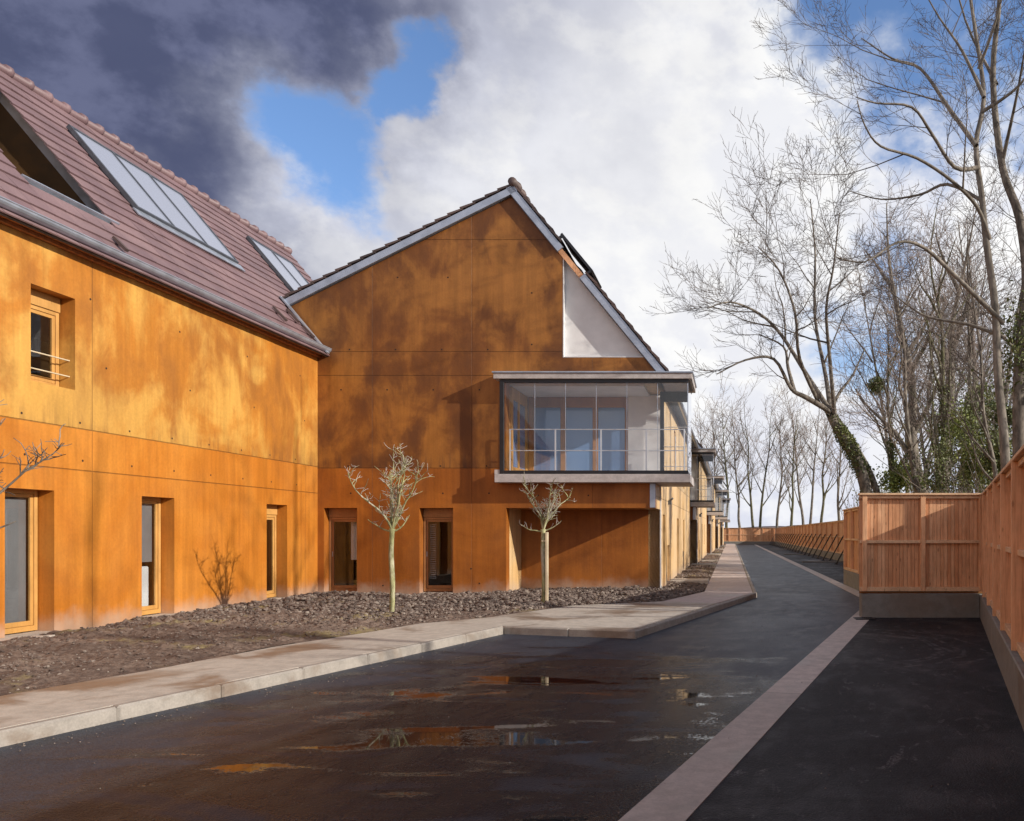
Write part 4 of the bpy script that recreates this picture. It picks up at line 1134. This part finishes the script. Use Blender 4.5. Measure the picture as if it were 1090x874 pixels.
ivy_on(t1, smooth_line(tk, 4), .40, .27, 7000, .075, 3); ivy_on(t1, smooth_line(tk2, 4), .22, .18, 3000, .07, 4)
# 2. tall ash close to the right edge
Y = 19.5
def c3(x, y, dy=0): return PX(880 + x / 3.362, y / 3.362, Y + dy)
A = [PX(1072, 600, Y), PX(1070, 480, Y), PX(1063, 400, Y), PX(1058, 330, Y), c3(575, 874), c3(550, 700), c3(535, 520, .3), c3(560, 350, .6), c3(532, 110, 1), c3(500, -60, 1.4), c3(480, -260, 1.8)]
limbs = [([c3(572, 860), c3(545, 745, -.2), c3(450, 650, -.8), c3(330, 560, -1.2), c3(200, 520, -1.6), c3(140, 450, -1.8), c3(105, 360, -2)], .055, .012, 3, .2),
         ([c3(535, 520), c3(430, 390, .5), c3(330, 250, .8), c3(230, 215, 1), c3(130, 140, 1.1)], .07, .012, 3, .15),
         ([c3(540, 600), c3(460, 600, -.4), c3(380, 480, -.8), c3(300, 390, -1.1), c3(190, 365, -1.4), c3(100, 340, -1.5)], .06, .01, 2, .2),
         ([c3(550, 720), c3(430, 660, .4), c3(330, 700, .8), c3(200, 715, 1.1), c3(80, 690, 1.3)], .05, .01, 2, .25),
         ([PX(1068, 345, Y), PX(1010, 288, Y - .4), PX(980, 262, Y - .7), PX(955, 258, Y - 1), PX(920, 280, Y - 1.2), PX(888, 273, Y - 1.4)], .060, .012, 2, .3),
         ([PX(1072, 360, Y), PX(1030, 346, Y + .3), PX(990, 337, Y + .6), PX(963, 322, Y + .8), PX(940, 305, Y + 1)], .055, .01, 2, .3),
         ([c3(560, 350), c3(480, 190, .5), c3(400, 60, .7), c3(330, -60, 1)], .05, .01, 3, .1),
         ([c3(545, 250), c3(600, 100, -.5), c3(640, -80, -1)], .05, .01, 2, .2),
         ([c3(560, 400), c3(690, 300, -.5), c3(800, 100, -1)], .05, .01, 2, .2)]
tree('ash_tree', 'tall pale trunked bare ash behind the right fence with branches reaching top left', [(A, .125, .03, 2, .40)], limbs, dict(BIG, sp=[.10, .21, .42, 1.2], len=[.30, .75, 1.6, 3.2], rmin=.0045, rk=.008, split=.02), 21, M['bark_pale'], M['twig'])
# 3. its dark neighbour at the frame edge
Bp = [PX(1082, 600, Y + 2), PX(1080, 470, Y + 2), PX(1078, 380, Y + 2), PX(1085, 300, Y + 2), PX(1100, 250, Y + 2), c3(706, 780, 2), c3(640, 600, 2), c3(600, 280, 2), c3(612, 0, 2), c3(620, -200, 2)]
Bp = [PX(1090, 600, Y + 2), PX(1084, 470, Y + 2), PX(1086, 380, Y + 2), PX(1092, 300, Y + 2), PX(1085, 232, Y + 2), PX(1070, 178, Y + 2), PX(1058, 83, Y + 2), PX(1062, 0, Y + 2), PX(1066, -70, Y + 2)]
t3 = tree('ash_tree', 'dark trunked bare ash at the right edge with an ivy clump on its stem', [(Bp, .21, .04, 2, .35)],
     [([PX(1088, 330, Y + 2), PX(1110, 220, Y + 2), PX(1120, 60, Y + 3)], .10, .02, 3, .2), ([PX(1068, 170, Y + 2), PX(1085, 90, Y + 1), PX(1100, 0, Y)], .06, .01, 3, .15), ([PX(1060, 90, Y + 2), PX(1030, 20, Y + 3), PX(1010, -60, Y + 4)], .05, .01, 3, .1)],
     dict(BIG, sp=[.12, .24, .46, 1.2], len=[.32, .85, 1.8, 3.2], rmin=.0045, rk=.008, split=.02), 33, M['bark'], M['twig'])
rg = random.Random(8); mb = MB(); cpt = PX(1092, 372, Y + 2)
leaves(mb, lambda: cpt + Vector((rg.gauss(0, .30), rg.gauss(0, .3), rg.gauss(0, .55))), 2600, .075, rg); mb.build('ivy', M['ivy'], t3, recalc=False)

# 4. mid-distance trees behind the frontal fence
def generic(name, lab, px, ytop, Yd, seed, barkm, twigm, group, lean=0, r=.2, wide=.32, base=600, cfg=None, multi=1, ivyn=0):
    rg = random.Random(seed); cfg = cfg or BIG
    tr_, lb = [], []
    for mlt in range(multi):
        x0 = px + (mlt - (multi - 1) / 2) * 5
        H = (base - ytop) / F * Yd
        P0 = PX(x0, base, Yd + mlt * .4); P0.z = -.1
        pts = [P0]; n = 6; ln = lean + rg.uniform(-.05, .05) + (mlt - (multi - 1) / 2) * .16
        for k in range(1, n + 1):
            pts.append(Vector((P0.x + ln * H * (k / n) ** 1.3 + rg.gauss(0, .009) * H, P0.y + rg.gauss(0, .009) * H, H * k / n)))
        tr_.append((pts, r, max(.012, r * .04), 2, .5))
        nl = 9 if multi == 1 else 5
        for k in range(nl):
            f = .26 + .58 * k / nl + rg.uniform(-.04, .04); i = int(f * n); p = pts[i].lerp(pts[i + 1], f * n - i)
            a = rg.uniform(0, 6.28); l = H * wide * (1.1 - f * .7); d = Vector((math.cos(a), math.sin(a), 1.25)).normalized()
            q = wander(p, d, l, 5, .10, .08, rg); lb.append((q, r * .5 * (1 - f * .5), r * .07, 2, .15))
    o = tree(name, lab, tr_, lb, cfg, seed + 500, barkm, twigm, group)
    if ivyn: ivy_on(o, smooth_line(tr_[0][0][:4], 4), r * 2.4, r * 1.3, ivyn, .09, seed + 1, M['ivy'])
    return o
MID = dict(BIG, sp=[.24, .42, .80, 1.2], len=[.70, 1.5, 2.9, 5.0], rmin=.009, rk=.011)
FARM = dict(BIG, sp=[.42, .70, 1.2, 3.0], len=[1.0, 2.2, 4.0, 8.0], rmin=.014, rk=.011, split=.05)
G = 'bare trees in the wood behind the fences'
generic('bare_tree', 'slender forked bare tree with green trunk, right of the leaning ash', 950, 330, 36, 41, M['bark_green'], M['twig'], G, .0, .17, .34, cfg=MID, ivyn=1500)
generic('bare_tree', 'tall bare tree with sinuous dark trunk leaning left behind the frontal fence', 983, 235, 31, 42, M['bark'], M['twig_red'], G, -.13, .15, .30, cfg=MID)
generic('bare_tree', 'broad pale trunked bare tree rising behind the middle of the frontal fence', 990, 215, 40, 43, M['bark_pale'], M['twig_red'], G, .0, .42, .32, cfg=MID, multi=2)
generic('bare_tree', 'straight dark trunked bare tree behind the right half of the frontal fence', 1003, 205, 35, 44, M['bark_green'], M['twig_red'], G, .0, .20, .30, cfg=MID, ivyn=1800)
generic('bare_tree', 'bare tree with ivy wrapped trunk near the corner of the two fences', 1028, 230, 38, 45, M['bark'], M['twig_red'], G, .03, .2, .3, cfg=MID, ivyn=6500)
generic('bare_tree', 'thin bare tree bending left beside the tall pale ash trunk', 1068, 240, 26, 46, M['bark'], M['twig'], G, -.16, .11, .3, cfg=dict(MID, rmin=.008))
generic('bare_tree', 'many stemmed bare tree standing far behind the frontal fence', 968, 280, 55, 47, M['bark_pale'], M['twig_red'], G, .0, .2, .34, cfg=dict(MID, rmin=.012), multi=3)
generic('bare_tree', 'dense bare tree filling the gap beside the right fence top', 1050, 235, 52, 48, M['bark'], M['twig_red'], G, .0, .3, .34, cfg=dict(MID, rmin=.012), multi=2)
generic('bare_tree', 'hazy bare crown far behind the middle of the frontal fence', 1000, 300, 80, 50, M['bark'], M['twig_red'], G, .0, .26, .36, cfg=FARM, multi=3)
generic('bare_tree', 'hazy bare crown far behind the corner of the two fences', 1045, 310, 78, 51, M['bark_pale'], M['twig_red'], G, .0, .26, .36, cfg=FARM, multi=3)
# undergrowth with ivy
def bush(name, lab, blobs, n, size, m, seed, cat='bush', twn=120):
    rg = random.Random(seed); mb = MB(); ws = [b[3] * b[4] for b in blobs]
    def fn():
        b = rg.choices(blobs, ws)[0]; c = PX(b[0], b[1], b[2])
        for _ in range(12):
            p = c + Vector((rg.gauss(0, b[3] * .5), rg.gauss(0, b[3] * .6), rg.gauss(0, b[4] * .5)))
            if noise.noise(p * 1.1) > -.10: break
        return p
    leaves(mb, fn, n, size, rg)
    c = PX(*blobs[0][:3]); o = thing(name, lab, cat, (c.x, c.y, 0), 'undergrowth behind the fences')
    mb.build('foliage', m, o, recalc=False)
    tw = MB()
    for k in range(twn):
        b = rg.choice(blobs); c = PX(b[0], b[1], b[2]); p = Vector((c.x + rg.gauss(0, b[3] * .5), c.y + rg.gauss(0, b[3] * .5), 0))
        q = wander(p, Vector((rg.gauss(0, .25), rg.gauss(0, .25), 1)), rg.uniform(.5, 1.1) * (c.z + b[4] * .6), 6, .12, .02, rg)
        tw.tube(q, [.022 * (1 - k_ / 8) + .004 for k_ in range(7)], 4, cap=False)
    tw.build('stems', M['bark_pale'], o, recalc=False)
    return o
bush('ivy_thicket', 'green ivy thicket behind the right half of the frontal fence', [(1030, 470, 33, 1.3, 2.0), (1045, 430, 34, .9, 1.3), (1010, 500, 31, 1.2, 1.0), (1060, 480, 30, .9, 1.4)], 8500, .075, M['ivy'], 61, twn=160)
bush('ivy_thicket', 'bright green ivy clump beside the slender forked tree', [(962, 498, 35, .5, .9), (953, 515, 35, .9, .8), (975, 520, 34, .7, .5)], 2600, .085, M['ivy_light'], 62, twn=60)
bush('ivy_thicket', 'sunlit yellow green ivy hanging beside the fence corner', [(1038, 490, 30, .7, 1.0), (1052, 505, 29, .5, .8), (1020, 455, 32, .5, .9)], 3200, .08, M['ivy_light'], 63, twn=60)
bush('ivy_thicket', 'dark ivy mass close to the pale ash trunk', [(1062, 490, 27, .45, .9), (1072, 440, 28, .5, .7)], 3600, .085, M['ivy'], 64, twn=40)
bush('bramble', 'low brown bramble tangle above the long braced fence', [(935, 540, 50, 1.5, 1.6), (945, 538, 48, 1.5, 1.8)], 2600, .08, M['ivy'], 65, twn=260)
# mistletoe ball
rg = random.Random(3); mb = MB(); c = PX(933, 411, 35.5); 
for k in range(420):
    d = Vector((rg.gauss(0, 1), rg.gauss(0, 1), rg.gauss(0, 1))).normalized(); mb.tube([c, c + d * .22, c + d * rg.uniform(.3, .42)], [.008, .006, .005], 3, cap=False)
leaves(mb, lambda: c + Vector((rg.gauss(0, 1), rg.gauss(0, 1), rg.gauss(0, 1))).normalized() * rg.uniform(.2, .45), 1500, .05, rg)
tag(mb.build('mistletoe', M['ivy'], recalc=False), 'round green mistletoe ball hanging in the bare branches', 'mistletoe')
# 5. far row beyond the end fence
FAR = dict(BIG, sp=[.60, .95, 1.5, 3.0], len=[1.5, 3.0, 5.2, 8.0], rmin=.020, rk=.011, split=.08, ang=(22, 50), up=.07)
fars = [(757, 436, 128, -.03, 'leftmost'), (774, 430, 122, -.02, 'second'), (791, 440, 130, -.06, 'third'), (806, 428, 124, .02, 'fourth'), (827, 432, 126, .02, 'fifth'),
        (842, 438, 118, .05, 'sixth'), (858, 426, 122, -.02, 'seventh'), (874, 436, 112, .03, 'eighth'), (891, 440, 106, .0, 'ninth')]
Gf = 'row of bare trees beyond the end fence'
for i, (px, yt, Yd, ln, w_) in enumerate(fars):
    generic('bare_tree', w_ + (' ' if w_ == 'leftmost' else ' from left ') + 'of the distant bare trees beyond the end fence', px, yt, Yd, 70 + i, M['bark_green'] if i % 2 else M['bark'], M['twig_red'], Gf, ln, .26, .30, base=582, cfg=FAR, multi=1 + (i % 3 == 0))
# low distant woodland band
mb = MB(); nn = 160
for row, (yd, hh) in enumerate(((330, 3.6), (520, 6.5))):
    vs, fs = [], []
    for i in range(nn + 1):
        x = -520 + 1100 * i / nn; h = hh * (.75 + .5 * noise.noise(Vector((x * .012, row * 5, 0))) + .12 * noise.noise(Vector((x * .1, row, 2))))
        vs += [(x, yd, -2), (x, yd + 8, h), (x, yd + 60, h * 1.05), (x, yd + 120, -2)]
    for i in range(nn):
        for k in range(3): a = i * 4 + k; fs.append((a, a + 4, a + 5, a + 1))
    mb.add(vs, fs)
struct(mb.build('hills', M['hill'], smooth=True), 'low purple brown woodland on the horizon')

# 6. trees outside the frame on the sunny side, whose branch shadows fall on the walls
for i, (x, y, h, s) in enumerate(((13.0, 11.5, 14, 91), (17.5, 4.5, 15, 92), (20.0, 13.0, 16, 93), (11.5, 19.0, 12, 94))):
    P = Vector((x, y, 0)); pxx = VX + F * x / y
    rg = random.Random(s); pts = [P + Vector((rg.gauss(0, .15), rg.gauss(0, .15), h * k / 6)) for k in range(7)]; lb = []
    for k in range(7):
        f = .3 + .55 * k / 7; a = rg.uniform(0, 6.28); q = wander(pts[int(f * 6)], Vector((math.cos(a), math.sin(a), 1.2)), h * .36 * (1.1 - f * .6), 5, .1, .06, rg); lb.append((q, .07, .012, 2, .2))
    tree('bare_tree', ['bare tree just outside the frame right of the near bay', 'bare tree outside the frame beside the viewer', 'bare tree outside the frame far right', 'bare tree right of the tall pale ash, outside the frame'][i], [(pts, .16, .03, 2, .45)], lb, dict(MID, sp=[.5, .7, 1.1, 1.4]), s, M['bark'], M['twig'], 'bare trees outside the frame')

# ------------------------------------------------------------------ small pollarded trees in the bed
def small_tree(lab, base, Ht, zfork, seed, rad, stake=None, spread=1.15, nb=7, rt=.045, low=True, barkm=None):
    rg = random.Random(seed); tr, tw = MB(), MB(); base = Vector(base)
    o = thing('young_tree', lab, 'tree', (base.x, base.y, 0), 'young pollarded trees in the soil bed')
    fork = base + Vector((rg.uniform(-.03, .03), 0, zfork))
    pts = [base + Vector((0, 0, -.08)), base + Vector((.012, .0, zfork * .35)), base + Vector((-.012, 0, zfork * .7)), fork]
    tr.tube(smooth_line(pts, 4), [rt * 1.2] + [rt] * 8 + [rt * .95] * 3 + [rt * 1.25], 10)
    for k in range(nb):
        a = 2 * math.pi * k / nb + rg.uniform(-.3, .3); el = rg.uniform(1.2, 2.0) if k % 3 else 3.2
        d = Vector((math.cos(a) * .85, math.sin(a) * .8, el + .25)).normalized(); L = (Ht - zfork) * rg.uniform(.85, 1.12)
        q = wander(fork - Vector((0, 0, .02)), d, L, 8, .13, .03, rg); rd = [rt * .42 * (1 - i / 9.5) + .003 for i in range(9)]
        tr.tube(q, rd, 7, cap=False)
        for j in range(13):
            i = rg.randint(1, 7); p = q[i].lerp(q[i + 1], rg.random())
            dd = Vector((rg.gauss(0, .7), rg.gauss(0, .7), rg.uniform(.4, 1.4))).normalized(); q2 = wander(p, dd, rg.uniform(.14, .36) * spread, 5, .22, .08, rg)
            tr.tube(q2, [.0075, .007, .006, .005, .0045, .0035], 5, cap=False)
            for h in range(3):
                p3 = q2[rg.randint(1, 4)]; d3 = Vector((rg.gauss(0, 1), rg.gauss(0, 1), rg.uniform(0, 1))).normalized()
                q3 = wander(p3, d3, rg.uniform(.05, .18), 3, .25, .08, rg); tw.tube(q3, [.0045, .004, .0035, .003], 4, cap=False)
    if low:
        for s_, ln in ((-1, .50), (1, .45)):
            q = wander(fork - Vector((0, 0, .05)), Vector((s_, .2, .18)), ln, 6, .14, .07, rg); tr.tube(q, [.018, .016, .014, .012, .010, .008, .006], 6, cap=False)
            for j in range(4):
                p3 = q[rg.randint(2, 5)]; q3 = wander(p3, Vector((rg.gauss(0, .6), rg.gauss(0, .5), 1)), rg.uniform(.08, .2), 3, .3, 0, rg); tw.tube(q3, [.0045, .004, .0035, .003], 4, cap=False)
    tr.build('trunk', barkm or M['young'], o, smooth=True, recalc=False); tw.build('crown', barkm or M['youngtwig'], o, recalc=False)
    return o
small_tree('young pollarded tree with mossy trunk standing left of the gable\'s middle window', (-6.12, 14.75, .16), 2.82, 1.52, 5, 1)
small_tree('young pollarded tree tied to a pale stake in front of the porch recess', (-3.90, 17.0, .16), 2.55, 1.52, 9, 1, nb=5)
small_tree('young bare tree mostly beyond the left edge of the view', (-8.15, 8.75, .16), 2.80, 1.45, 14, 1, spread=1.3, rt=.034, nb=5, barkm=M['bark'])
mb = MB(); mb.box((-3.845, 16.93, -.05), (-3.79, 16.985, 1.62)); mb.box((-3.93, 16.95, 1.42), (-3.80, 16.965, 1.45))
tag(mb.build('tree_stake', M['stake'], bevel=.006), 'pale square timber stake beside the tree in front of the porch', 'stake')
